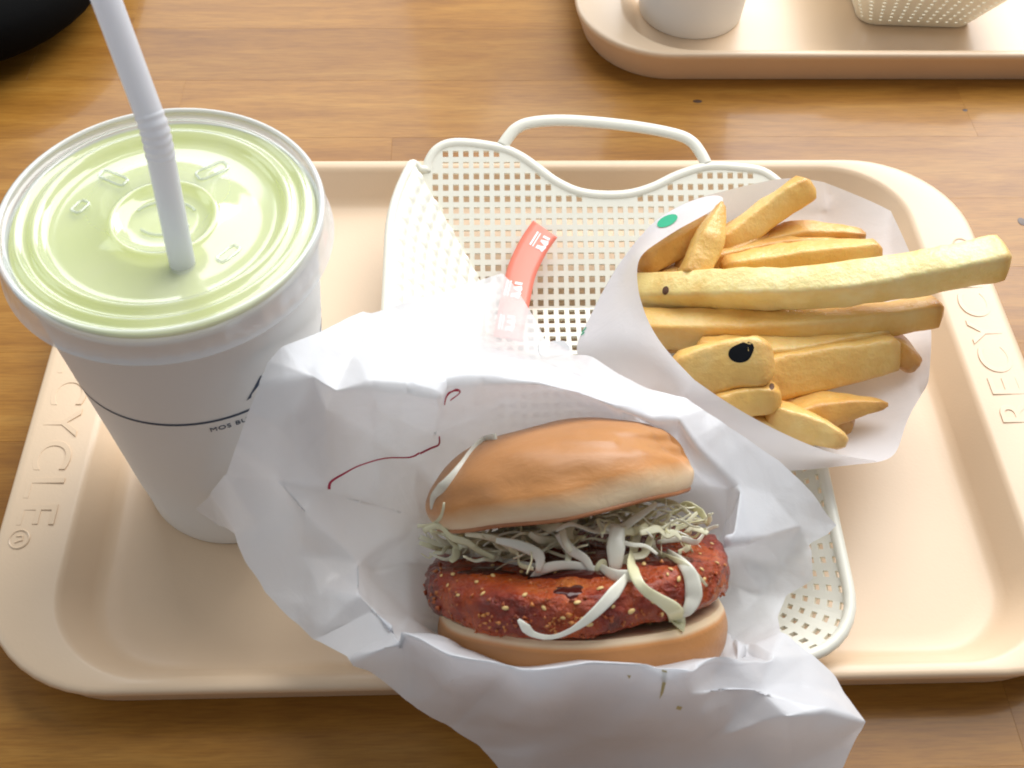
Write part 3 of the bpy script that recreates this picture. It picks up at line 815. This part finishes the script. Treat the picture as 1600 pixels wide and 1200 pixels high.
# cutlet
fp = frame(.09, 4.5)
prof = dense([(.2, .74), (2.5, .78), (3.8, .74), (4.45, .60), (4.72, .26), (4.74, -.28), (4.56, -.62), (4.05, -.8), (2.5, -.82), (.2, -.82)], 7)
def wp_(p, a):
    q = Vector((p.x * .55, p.y * .55, p.z * .8))
    s = 1 + .045 * noise.noise(Vector((math.cos(a) * 1.6, math.sin(a) * 1.6, 1.7))) + .02 * noise.fractal(Vector((p.x * 2.6, p.y * 2.6, p.z * 3)), 1, 2, 5)
    z = p.z + .18 * noise.noise(q + Vector((5, 2, 0))) + .07 * noise.fractal(q * 2.2, 1, 2, 4) + .028 * noise.fractal(q * 7, 1, 2, 4)
    return Vector((p.x * s, p.y * s, z))
cut = revolve(B(898, 890), fp, prof, 220, wp_).build('cutlet', M_CHICKEN, burger, sharp=180)
# top bun
ft = frame(-.06, 10.2)
prof = dense([(.2, 0), (2.5, 0), (3.85, .0), (4.04, .06), (4.18, .3), (4.25, .65), (4.2, 1.0), (3.95, 1.5), (3.4, 2.0), (2.6, 2.38), (1.6, 2.62), (.7, 2.7), (.15, 2.71)], 7)
def wt_(p, a):
    e = p.x / 4.6
    q = Vector((p.x * .4, p.y * .4, p.z * .5))
    z = p.z * (1 - .10 * abs(e) ** 3) + .14 * noise.noise(q + Vector((1, 7, 3)))
    z -= .12 * max(0, p.y) / 4.6 * (1 - abs(e))          # cut edge sags a little at the front
    if e > .78: z -= (e - .78) * .9 * (1 if p.z < 1.2 else .4)                          # torn, pinched right end
    s = 1 + .02 * noise.noise(q * 2 + Vector((3, 3, 3)))
    # creases pressed into the crust
    for (u0, v0, u1, v1, dep) in ((1.0, 2.2, 4.0, 1.45, .16), (2.0, 1.75, 4.1, 1.1, .13), (.2, 1.95, 2.2, 1.5, .07), (3.0, 2.3, 4.1, .8, .10)):
        if p.y > 0:
            ab = Vector((u1 - u0, v1 - v0)); ap = Vector((p.x - u0, p.z - v0)); t = max(0, min(1, ap.dot(ab) / ab.dot(ab)))
            d = (ap - ab * t).length; s -= dep * .34 * math.exp(-(d / .16) ** 2)
    return Vector((p.x * s, p.y * s, z))
mb = revolve(B(880, 794), ft, prof, 160, wt_)
cr = []
for (r, h) in prof:
    cr += [max(0, min(1, (h - .05) / 1.25)) * .8 if h > .1 else .05] * 160
# the crumb shows wider on the right, the crust comes further down on the left
for i in range(len(cr)):
    xx = (mb.v[i] - B(880, 794)).dot(ft[0]); cr[i] += -.10 * xx / 4.6 if .03 < cr[i] < .95 else 0
topb = mb.build('top_bun', M_BUN, burger, sharp=180, attr={'crust': cr})
# browned cut edge under the top bun
mb = MB()
x, m_, n_ = ft; c0 = B(880, 794)
def rimpt(a):
    p = wt_(Vector((4.0 * math.cos(a), 4.0 * math.sin(a), .02)), a); return c0 + x * p.x + m_ * p.y + n_ * p.z
mb.tube([rimpt(a) for a in np.linspace(math.radians(2), math.radians(178), 60)], .075, 8, True)
mb.build('toasted_edge', food('toasted_crust', [(.3, (.30, .10, .035)), (.7, (.48, .20, .08))], 80, .5, 200, .3, .001), burger, sharp=180)
bb = bvh_of(bot, cut, topb); bc_ = bvh_of(bot, cut)
# shredded cabbage in the gap
cm = B(885, 852)
rnd = random.Random(5)
for k in range(130):
    a = rnd.uniform(math.radians(8), math.radians(172)); r = rnd.uniform(1.0, 4.35) if k % 3 else rnd.uniform(3.4, 4.5)
    h = rnd.uniform(.0, 1.0) * (1 - .25 * max(0, -math.cos(a)))
    if r * math.cos(a) > 3.4: h *= .35
    h *= (.55 + .45 * (math.cos(a) + 1) / 2 + .2)
    c = B(890, 838) + fp[0] * (r * math.cos(a)) + fp[1] * (r * math.sin(a) * .92 - .75) + fp[2] * h
    L = rnd.uniform(.8, 2.6); th = rnd.uniform(0, 2 * math.pi)
    d = (fp[0] * math.cos(th) * 1.2 + fp[1] * math.sin(th) * .6 + fp[2] * rnd.uniform(-.5, .5)).normalized()
    side = d.cross(RW).normalized(); cp = []
    for q in range(6):
        f = q / 5 - .5
        cp.append(c + d * L * f + side * (rnd.uniform(-.13, .13) + 1.3 * (f * f - .1) * math.sin(k * 2.3)) + RW * rnd.uniform(-.15, .15))
    cp = [c + (p - c) * min(1, 4.3 / max(.1, abs((p - B(890, 850)).dot(RX)))) if abs((p - B(890, 850)).dot(RX)) > 4.3 else p for p in cp]
    pts = catmull(cp, 4)
    wd = rnd.choice((.03, .04, .05, .07, .10, .14))
    mb = MB(); mb.tube(pts, [wd * (.5 + .5 * math.sin(math.pi * (i + 1) / (len(pts) + 1))) for i in range(len(pts))], 8, True, .16, up=(RW + RU * rnd.uniform(-.6, .9) + RX * rnd.uniform(-.6, .6)).normalized())
    mb.build('cabbage_shred', rnd.choice((M_CAB, M_CAB, M_CABW, M_CABY)), burger, sharp=180)
def shred(path, widths, m, lift=.12, flat=.14, gap=False):
    pts = catmull([(p[0], p[1], p[2] if len(p) > 2 else 0) for p in path], 6); P3 = []; last = None
    for p in pts:
        h = hit(bc_ if gap else bb, p.x, p.y, 0)
        if gap:
            h = B(p.x, p.y, 2.6 - .012 * max(0, 868 - p.y))
        q = (h - ray(p.x, p.y) * (lift + p.z)) if h is not None else None
        if q is None:
            dd = (last - CAM).length if last is not None else (B(p.x, p.y, .5) - CAM).length
            q = CAM + ray(p.x, p.y) * dd
        P3.append(q); last = q
    for _ in range(3):
        P3 = [P3[0]] + [(P3[i - 1] + P3[i] * 2 + P3[i + 1]) / 4 for i in range(1, len(P3) - 1)] + [P3[-1]]
    mb = MB(); k = len(P3)
    mb.tube(P3, [float(np.interp(i / (k - 1), np.linspace(0, 1, len(widths)), widths)) / 2 / 45 for i in range(k)], 10, True, flat, face=RW)
    mb.build('cabbage_shred', m, burger, sharp=180)
shred([(1016, 792, 1.5), (1001, 818, 1.5), (991, 850, 1.1), (988, 885, .6), (1003, 918, .2), (1032, 938, .1), (1055, 955, .1), (1058, 978, .1)], [12, 17, 17, 15, 13, 16, 22, 24], M_CABY, .3)
shred([(936, 884, .1), (958, 898, .2), (985, 900, .25), (1000, 905, .3)], [8, 15, 16, 8], M_CABW, .14, .2)
shred([(985, 893, .25), (960, 926, .1), (925, 962, .1), (893, 985, .1), (862, 996, .1), (835, 992, .1), (822, 982, .1), (810, 968, .1)], [6, 17, 13, 7, 6, 8, 13, 4], M_CABW, .16, .12)
shred([(1010, 822, .5), (1045, 832, .4), (1068, 842, .3), (1075, 856, .2), (1060, 864, .2)], [14, 14, 12, 10, 8], M_CABY, .16)
shred([(1022, 842, .5), (1025, 862, .4), (1048, 872, .2), (1075, 885, .2), (1105, 916, .1)], [5, 7, 8, 8, 3], M_CAB, .2)
shred([(1042, 862, .2), (1064, 878, .2), (1080, 900, .1), (1084, 930, .1), (1076, 952, .1), (1060, 968, .1)], [9, 14, 20, 24, 16, 8], M_CABW, .14, .2)
shred([(656, 838, .3), (690, 852, .3), (720, 850, .3), (752, 856, .3)], [6, 8, 8, 6], M_CAB, .2)
shred([(655, 848, .3), (700, 860, .3), (750, 858, .3), (800, 868, .3), (850, 872, .2)], [6, 10, 9, 8, 4], M_CABY, .2)
shred([(715, 868, .2), (735, 862, .3), (760, 866, .3), (800, 878, .2), (860, 886, .2)], [14, 24, 10, 8, 4], M_CABW, .2, .3)
shred([(775, 686, .0), (758, 688, .02), (740, 701, .02), (724, 722, .02), (709, 744, .02), (694, 764, .02), (680, 777, 0), (674, 796, 0)], [16, 13, 8, 8, 14, 22, 15, 3], M_CABW, .07, .3)
shred([(694, 785, .0), (690, 806, .0), (676, 820, 0), (652, 822, 0)], [3, 5, 6, 5], M_CAB, .08)
shred([(830, 880, .2), (850, 866, .5), (885, 862, .5), (920, 868, .4), (950, 872, .3)], [6, 14, 12, 10, 6], M_CABW, .2, .3, gap=True)
shred([(780, 830, .7), (812, 836, .8), (842, 850, .7), (838, 872, .5)], [8, 14, 16, 6], M_CABW, .2, .25, gap=True)
shred([(955, 812, .7), (950, 840, .7), (948, 868, .5), (940, 885, .3)], [18, 26, 16, 8], M_CABW, .2, .2, gap=True)
shred([(870, 820, .7), (885, 842, .7), (908, 856, .6), (918, 880, .4)], [14, 14, 12, 5], M_CABW, .2, .25, gap=True)
shred([(915, 890, .3), (925, 862, .5), (934, 858, .5), (934, 872, .4)], [4, 8, 6, 4], M_CABY, .2, gap=True)
# sesame seeds and sauce on the cutlet
seed_me = None
rs = random.Random(11)
spots = [(745, 910), (755, 928), (770, 884), (820, 930), (770, 900), (868, 896), (902, 942), (1043, 898), (986, 955), (1014, 975), (958, 948), (1094, 866), (1096, 890), (1007, 858), (1006, 882), (815, 894), (708, 898), (1034, 960), (920, 975), (912, 968), (690, 900), (716, 930), (1100, 905), (1048, 890), (938, 920), (1120, 880), (1020, 940), (850, 950), (790, 950), (1075, 935), (880, 965), (1060, 905), (700, 915), (1112, 850)]
for px, py in spots:
    h, nn, i_, d_ = bb.ray_cast(CAM, ray(px, py))
    if h is None: continue
    if seed_me is None:
        mb = MB(); mb.tube([(-.13, 0, 0), (-.10, 0, 0), (0, 0, 0), (.09, 0, 0), (.12, 0, 0)], [.01, .05, .085, .06, .01], 8, True, .55)
        so = mb.build('sesame_seed', M_SEED, burger, origin=(0, 0, 0), sharp=180); seed_me = so.data
    else:
        so = bpy.data.objects.new('sesame_seed', seed_me); C.objects.link(so); so.parent = burger
    q = (nn if nn.dot(RW) > 0 else -nn).to_track_quat('Z', 'Y').to_matrix().to_4x4() @ Matrix.Rotation(rs.uniform(0, 3.1), 4, 'Z')
    q = q @ Matrix.Scale(rs.uniform(.5, .95), 4)
    q.translation = (h + nn * .02) * S - wloc(burger)
    so.matrix_basis = q
mb = MB()
for cx, cy, a, b in ((890, 924, 24, 10), (880, 896, 70, 9), (1050, 874, 40, 12), (760, 892, 40, 7)):
    ls = []
    for k, lf in ((1, .0), (.85, .025), (.55, .04), (.2, .045)):
        l = []
        for t in np.linspace(0, 2 * math.pi, 21)[:-1]:
            rr = k * (1 + .22 * math.sin(3 * t + cx) + .16 * math.sin(5 * t + cy) + .08 * math.sin(9 * t)); h = hit(bvh_of(cut) if False else bb, cx + a * rr * math.cos(t), cy + b * rr * math.sin(t), lf - .01); l.append(h if h is not None else B(cx, cy))
        ls.append(l)
    mb.loops(ls, False, True)
mb.build('sauce', M_SAUCE, burger, sharp=180)
# crisp crumbs of the coating
cb = bvh_of(cut); mb = MB(); M_CRUMB = food('cutlet_crumb', [(.3, (.16, .02, .006)), (.5, (.42, .09, .018)), (.7, (.66, .30, .08))], 120, .3, 400, .5, .001)
for k in range(900):
    px, py = rs.uniform(650, 1145), rs.uniform(830, 1010)
    h, nn, i_, d_ = cb.ray_cast(CAM, ray(px, py))
    if h is None or bb.ray_cast(CAM, ray(px, py))[0] is None: continue
    if rs.random() > (.9 if py > 960 or px < 690 or px > 1105 else .16): continue
    a_ = rs.uniform(.025, .085)
    ax = [Vector((rs.gauss(0, 1), rs.gauss(0, 1), rs.gauss(0, 1))).normalized() for _ in range(6)]
    o6 = [Vector(v) for v in ((1, 0, 0), (-1, 0, 0), (0, 1, 0), (0, -1, 0), (0, 0, 1), (0, 0, -1))]
    vs = [h + (v + w_ * .5) * a_ * rs.uniform(.7, 1.4) for v, w_ in zip(o6, ax)]
    mb.put(vs, [(0, 2, 4), (2, 1, 4), (1, 3, 4), (3, 0, 4), (2, 0, 5), (1, 2, 5), (3, 1, 5), (0, 3, 5)])
crumbs = mb.build('crumbs', M_CRUMB, burger, sharp=180); crumbs['kind'] = 'stuff'

# ------------------------------------------------------------------ fries in a paper bag
bag = thing('fries_bag', 'white paper bag full of fries, leaning on the right side of basket', 'paper bag', at(1000, 600, 2.0))
FP = [(893, 548, 3.3), (912, 515, 3.5), (930, 480, 3.8), (955, 430, 4.2), (983, 389, 4.6), (1022, 343, 5.1), (1074, 314, 5.4), (1120, 302, 5.6),   # 0-7 left outline
      (1142, 312, 5.8), (1080, 348, 5.9), (1012, 386, 5.9), (996, 404, 5.9), (994, 430, 5.9), (1000, 468, 6.0), (1013, 508, 6.2), (1042, 550, 6.4), (1085, 594, 6.5), (1130, 626, 6.4), (1190, 660, 6.0), (1245, 688, 5.6), (1300, 708, 5.1), (1350, 718, 4.7), (1388, 722, 4.3),  # 8-22 lip
      (1310, 728, 4.1), (1220, 738, 3.9), (1120, 730, 3.6), (1000, 660, 3.2), (930, 600, 3.0),                   # 23-27 hidden underside
      (960, 480, 4.9), (950, 540, 5.2), (1000, 560, 6.0), (1060, 640, 6.1), (1150, 680, 5.4), (1240, 712, 4.8), (985, 425, 5.5), (1050, 358, 5.6), (1066, 612, 6.35), (1195, 640 + 36, 5.6)]
outl = list(range(0, 28))
fv, ff, _ = sheet(FP, outl, [[8, 9, 10, 11, 12, 13, 14, 15, 16, 17, 18, 19, 20, 21, 22], [16, 31, 26]], 3, (1, 4, 4), .03, .01, 20)
RP = [FP[i] for i in (0, 1, 2, 3, 4, 5, 6, 7)] + [(1190, 283, 5.5), (1240, 275, 5.4), (1286, 284, 5.3), (1340, 305, 5.1), (1392, 330, 4.9), (1426, 400, 4.7), (1460, 498, 4.5), (1452, 580, 4.4), (1452, 602, 4.7), (1440, 618, 4.3), (1415, 660, 4.2), (1404, 705, 4.2)] + [FP[i] for i in (22, 23, 24, 25, 26, 27)]
no = len(RP)
RP += [(1010, 430, 3.2), (1100, 370, 3.5), (1200, 350, 3.6), (1290, 330, 4.2), (1330, 420, 3.6), (1390, 420, 4.0), (1350, 540, 3.5), (1410, 540, 4.0), (1200, 500, 2.6), (1100, 560, 2.6), (1250, 620, 2.6), (1340, 680, 3.5), (1040, 560, 2.8), (1400, 620, 3.7), (960, 520, 2.8), (1130, 650, 2.7), (1290, 300, 5.1), (1225, 330, 3.9)]
rv, rf, _ = sheet(RP, list(range(no)), [[12, no + 5, no + 7, 17], [10, no + 3]], 3, (1, 4, 4), .03, .01, 31)
b0 = len(fv)
add('back_sheet', rv, rf, M_BAG, bag, sharp=180)
front = add('front_sheet', fv, ff, M_BAG, bag, sharp=180)
fbv = bvh_of(front)
mb = MB(); poly_on(fbv, [(1043 + 17 * math.cos(t) * .9 + 5 * math.sin(t), 346 - 11 * math.cos(t) * .75 + 6.5 * math.sin(t)) for t in np.linspace(0, 2 * math.pi, 17)[:-1]], .03, mb)
strip_on(fbv, [(900, 540), (906, 522), (911, 508)], [4, 7, 3], .03, mb=mb)
for a, b in (((905, 515), (912, 500)), ((908, 522), (917, 512)), ((903, 528), (914, 520))): strip_on(fbv, [a, b], [2, 1.5], .03, mb=mb)
strip_on(fbv, [(972, 374 + 12), (984, 372 + 10)], [2, 3], .03, mb=mb)
mb.build('printed_mark', M_GREEN, bag)

GF = 'potato fries in the paper bag'
def fry(label, pts, side, m, asp=1.0, rot=45, taper=(1, 1), seed=0, blunt=.25):
    P = [at(*p) for p in pts]; side *= 1.17
    cen = sum(P, Vector((0, 0, 0))) / len(P)
    path = catmull(P, 10); k = len(path); rs_ = random.Random(seed)
    mb = MB(); ls = []; ns = 20; tips = []
    # arc positions
    ln = [0]
    for a, b in zip(path, path[1:]): ln.append(ln[-1] + (b - a).length)
    tot = ln[-1]
    t0 = None
    for i, p in enumerate(path):
        t = (path[min(i + 1, k - 1)] - path[max(i - 1, 0)]).normalized()
        a = RW - t * RW.dot(t); a.normalize(); c = t.cross(a)
        q = Matrix.Rotation(math.radians(rot + 8 * math.sin(ln[i] / tot * 3 + seed)), 3, t); a = q @ a; c = q @ c
        f = ln[i] / tot; sc = np.interp(f, [0, .5, 1], [taper[0], 1, taper[1]])
        e = min(ln[i], tot - ln[i]); end = 1 - .38 * max(0, 1 - e / (blunt + .01)) ** 2
        l = []
        for j in range(ns):
            w_ = 2 * math.pi * j / ns; ex = .30
            x_ = abs(math.cos(w_)) ** ex * (1 if math.cos(w_) > 0 else -1); y_ = abs(math.sin(w_)) ** ex * (1 if math.sin(w_) > 0 else -1)
            r_ = side / 2 * sc * end
            v = p + a * x_ * r_ + c * y_ * r_ * asp
            nz = noise.noise(v * 1.3 + Vector((seed * 3, 0, 0))) * .08 + noise.noise(v * 4 + Vector((0, seed * 2, 0))) * .03
            l.append(v + (v - p).normalized() * nz)
        ls.append(l); tips += [max(0, 1 - e / .55)] * ns
    # closed ends with a soft edge
    for end_i, t_s in ((0, -1), (-1, 1)):
        c = sum(ls[end_i], Vector((0, 0, 0))) / ns; tt = (path[end_i] - path[1 if end_i == 0 else -2]).normalized()
        inner = [c + (v - c) * .72 + tt * .07 for v in ls[end_i]]; core = [c + (v - c) * .3 + tt * (.07 + .03 * noise.noise(v * 3)) for v in ls[end_i]]
        ls = [core, inner] + ls if end_i == 0 else ls + [inner, core]
    mb.loops(ls, True, True)
    tips = [1.0] * (2 * ns) + tips + [1.0] * (2 * ns)
    o = mb.build('potato_fry', m, None, origin=cen, sharp=180, attr={'tip': tips})
    return tag(o, label, 'fry', GF)
f_long = fry('longest pale yellow fry sticking out to the right over the tray rim', [(980, 456, 4.0), (1150, 452, 5.6), (1290, 447, 6.6), (1430, 428, 7.3), (1572, 401, 8.0)], 1.08, M_FRYP, 1.0, 52, (.95, 1.05), 1)
fry('second long fry lying just below the longest pale fry', [(985, 512, 3.7), (1180, 515, 4.7), (1330, 506, 5.3), (1468, 484, 5.7)], 1.08, M_FRY, 1.0, 40, (1, .8), 2)
fry('thick blunt fry pointing up at the top of the paper bag', [(1120, 392, 4.4), (1180, 348, 5.0), (1264, 288, 6.1)], 1.02, M_FRY, .9, 20, (.9, 1.0), 3)
fry('pointed fry leaning left beside the thick blunt fry', [(1078, 440, 4.9), (1103, 385, 5.5), (1127, 318, 6.2)], 1.15, M_FRY, .8, 15, (1, .28), 4, .1)
fry('fry tucked behind the left lip of the paper bag', [(995, 415, 4.5), (1050, 383, 4.7), (1108, 342, 5.0)], .9, M_FRYD, 1, 30, (1, .7), 5)
fry('brown curved fry at the back against the white paper', [(1165, 388, 4.2), (1250, 366, 4.6), (1350, 368, 5.0)], .9, M_FRYD, .8, 30, (1, .5), 6)
fry('rounded fry just above the longest pale fry', [(1130, 420, 4.9), (1250, 404, 5.2), (1374, 395, 5.6)], 1.0, M_FRY, .95, 25, (.8, .95), 7)
fry('short fry deep in the bag between the pointed fry and the rounded fry', [(1060, 425, 4.0), (1140, 398, 4.3), (1200, 372, 4.4)], .9, M_FRYD, 1, 40, (1, .8), 8)
f_eye = fry('short fry with a big black spot on its end', [(1050, 590, 5.0), (1130, 572, 5.6), (1206, 560, 6.1)], 1.6, M_FRY, .95, 8, (.9, .98), 9, .5)
f_spk = fry('short pale stub under the fry with the black spot', [(1110, 640, 5.0), (1165, 625, 5.2), (1216, 618, 5.4)], 1.05, M_FRY, .9, 20, (1, .9), 10, .4)
fry('broad brown fry to the right of the black spot', [(1150, 605, 4.1), (1250, 578, 4.4), (1400, 545, 4.8)], 1.5, M_FRY, .95, 12, (1, .8), 11)
fry('brown fry tip poking out at the right end of the bag', [(1330, 530, 4.2), (1395, 545, 4.5), (1428, 572, 4.7)], 1.0, M_FRYD, .9, 20, (1, .7), 12, .3)
fry('leaf shaped brown fry low on the right of the bag', [(1190, 665, 3.9), (1290, 640, 4.3), (1384, 632, 4.7)], 1.35, M_FRYD, .7, 10, (.7, .3), 13)
fry('lowest fry, pointing down to the right over the bag lip', [(1200, 645, 4.6), (1262, 668, 4.7), (1320, 692, 4.8)], 1.15, M_FRY, .8, 12, (.9, .6), 14)
fry('buried fry under the second long fry', [(1040, 520, 3.4), (1200, 540, 3.6), (1340, 540, 3.9)], 1.05, M_FRYD, 1, 30, (1, .8), 15)
fry('buried fry under the leaf shaped fry', [(1150, 630, 3.3), (1240, 640, 3.5), (1330, 665, 3.8)], 1.0, M_FRYD, 1, 30, (1, .7), 16)
fry('buried fry behind the rounded fry', [(1020, 440, 3.6), (1150, 430, 3.8), (1280, 420, 4.1)], 1.0, M_FRYD, 1, 30, (1, .7), 17)
fry('buried fry at the lower lip beside the lowest fry', [(1120, 655, 4.0), (1200, 672, 4.2), (1270, 690, 4.4)], 1.0, M_FRYD, .9, 20, (1, .7), 18)
fry('fry wedged between the second long fry and the broad brown fry', [(1090, 555, 4.4), (1230, 548, 4.7), (1390, 520, 5.0)], 1.0, M_FRY, .9, 30, (1, .8), 19)
fry('fry filling the gap under the rounded fry at the top', [(1080, 415, 4.2), (1220, 388, 4.4), (1330, 385, 4.6)], 1.0, M_FRYD, .9, 25, (1, .7), 20)
fry('small fry between the pointed fry and the back paper', [(1130, 385, 4.0), (1165, 355, 4.5), (1190, 345, 4.7)], .85, M_FRYD, 1, 25, (1, .7), 21)
def spot(o, px, py, a, b, rot, m, name, drop=False, lift=.004):
    bv = bvh_of(o); ls = []
    for k, lf in ((1, .0), (.8, lift), (.3, lift)):
        l = []
        for t in np.linspace(0, 2 * math.pi, 25)[:-1]:
            rr = k * (1 + (.6 * max(0, math.cos(t - math.radians(-50))) ** 5 if drop else 0)); x_ = a * rr * math.cos(t); y_ = b * rr * math.sin(t); cr_, sr = math.cos(math.radians(rot)), math.sin(math.radians(rot))
            h = hit(bv, px + x_ * cr_ - y_ * sr, py + x_ * sr + y_ * cr_, lf + .004)
            if h is None: h = hit(bv, px, py, lf + .004)
            if h is None: return
            l.append(h)
        ls.append(l)
    mb = MB(); mb.loops(ls, False, True); mb.build(name, m, o, sharp=180)
spot(f_eye, 1156, 553, 18, 14, 0, M_SPOT, 'black_spot', True)
spot(f_spk, 1206, 604, 4, 5, 0, M_SPECK, 'brown_speck')
spot(f_long, 1040, 454, 5, 7, 15, M_SPECK, 'brown_speck')

# ------------------------------------------------------------------ far tray: cup and basket, cut by the frame
FX, FY = 9.45, 26.75
fc = thing('paper_cup', 'white paper cup standing on the second tray, cut by the frame', 'cup', (FX, FY, .42), 'white paper cups')
mb = MB(); mb.lathe([(2.4, .55), (2.62, .55), (2.68, .43), (2.78, .42), (2.82, .55)] + [(2.82 + .085 * (z - .5), z) for z in np.linspace(.9, 10.2, 8)] + [(3.75, 10.3), (3.78, 10.4), (3.7, 10.5), (3.6, 10.4), (2.6, 2)], (FX, FY), 64, True, True)
mb.build('cup_body', M_CUP, fc, sharp=60)
mb = MB(); mb.lathe([(.3, 10.45), (3.4, 10.45), (3.6, 10.7), (3.85, 10.75), (3.9, 10.5), (3.92, 10.0)], (FX, FY), 64, True); mb.build('lid', M_LIDEDGE, fc)
def fcp(a, z): r = 2.84 + .085 * (z - .5); return Vector((FX + r * math.cos(math.radians(a)), FY + r * math.sin(math.radians(a)), z))
mb = MB(); mb.put([fcp(-158, 2.35), fcp(-150, 2.2), fcp(-142, 2.5), fcp(-150, 3.0)], [(0, 1, 2, 3)]); mb.build('printed_emblem', M_INK, fc)
fk = thing('plastic_basket', 'white lattice basket on the second tray, cut by the frame', 'basket', (22, 30, .42), 'white lattice baskets')
def fb_s(u, v):
    # rounded rectangle walls, narrow end towards the main tray
    bot_ = rrect(3.05, 6.4, .9, .5, 6); top_ = rrect(5.0, 8.6, 1.8, 4.2, 6)
    k = len(bot_); f = u * k; i = int(f) % k; t = f - int(f)
    b = Vector(bot_[i]).lerp(Vector(bot_[(i + 1) % k]), t); tt = Vector(top_[i]).lerp(Vector(top_[(i + 1) % k]), t)
    p = b.lerp(tt, v); q = Matrix.Rotation(math.radians(-3), 3, 'Z') @ p
    return q + Vector((22.0, 31.6, 0))
bot_ = rrect(3.05, 6.4, .9, .5, 6); k = len(bot_); par = [0]
for i in range(k): par.append(par[-1] + (Vector(bot_[(i + 1) % k]) - Vector(bot_[i])).length + .02)
par = [q / par[-1] for q in par]
def fb_u(u, v): return fb_s(float(np.interp(u, par, np.arange(k + 1) / k)) % 1.0, v)
la = lattice(fb_u, 76, 11, .35, lambda i, j: j == 0); solid(la.build('lattice_wall', M_BASKET, fk, smooth=False), .14)
la = MB(); la.loops([[fb_s(i / k, 0) for i in range(k)]], False, True); la.v = [v + Vector((0, 0, .06)) for v in la.v]; solid(la.build('basket_floor', M_BASKET, fk), .12)
mb = MB(); mb.tube([fb_u(u, 1) for u in np.linspace(0, 1, 90)], .2, 10, False); mb.build('rim', M_BASKET, fk, sharp=180)

# ------------------------------------------------------------------ black rounded bag in the far left corner
def superbox(c, h, e, n1=48, n2=24):
    ls = []
    for i in range(1, n2):
        ph = -math.pi / 2 + math.pi * i / n2; cp, sp = math.cos(ph), math.sin(ph); l = []
        for j in range(n1):
            a = 2 * math.pi * j / n1
            f = lambda v, ee: abs(v) ** ee * (1 if v > 0 else -1)
            l.append((c[0] + h[0] * f(cp, .7) * f(math.cos(a), e), c[1] + h[1] * f(cp, .7) * f(math.sin(a), e), c[2] + h[2] * f(sp, .7)))
        ls.append(l)
    mb = MB(); mb.loops(ls, True, True); return mb
bgt = thing('black_bag', 'black rounded object on the table, cut by the far left corner', 'bag', (-33.2, 32, 0))
superbox((-33.6, 30.3, 2.4), (11.8, 11.5, 2.4), .75).build('bag_body', M_BLACK, bgt, sharp=180)
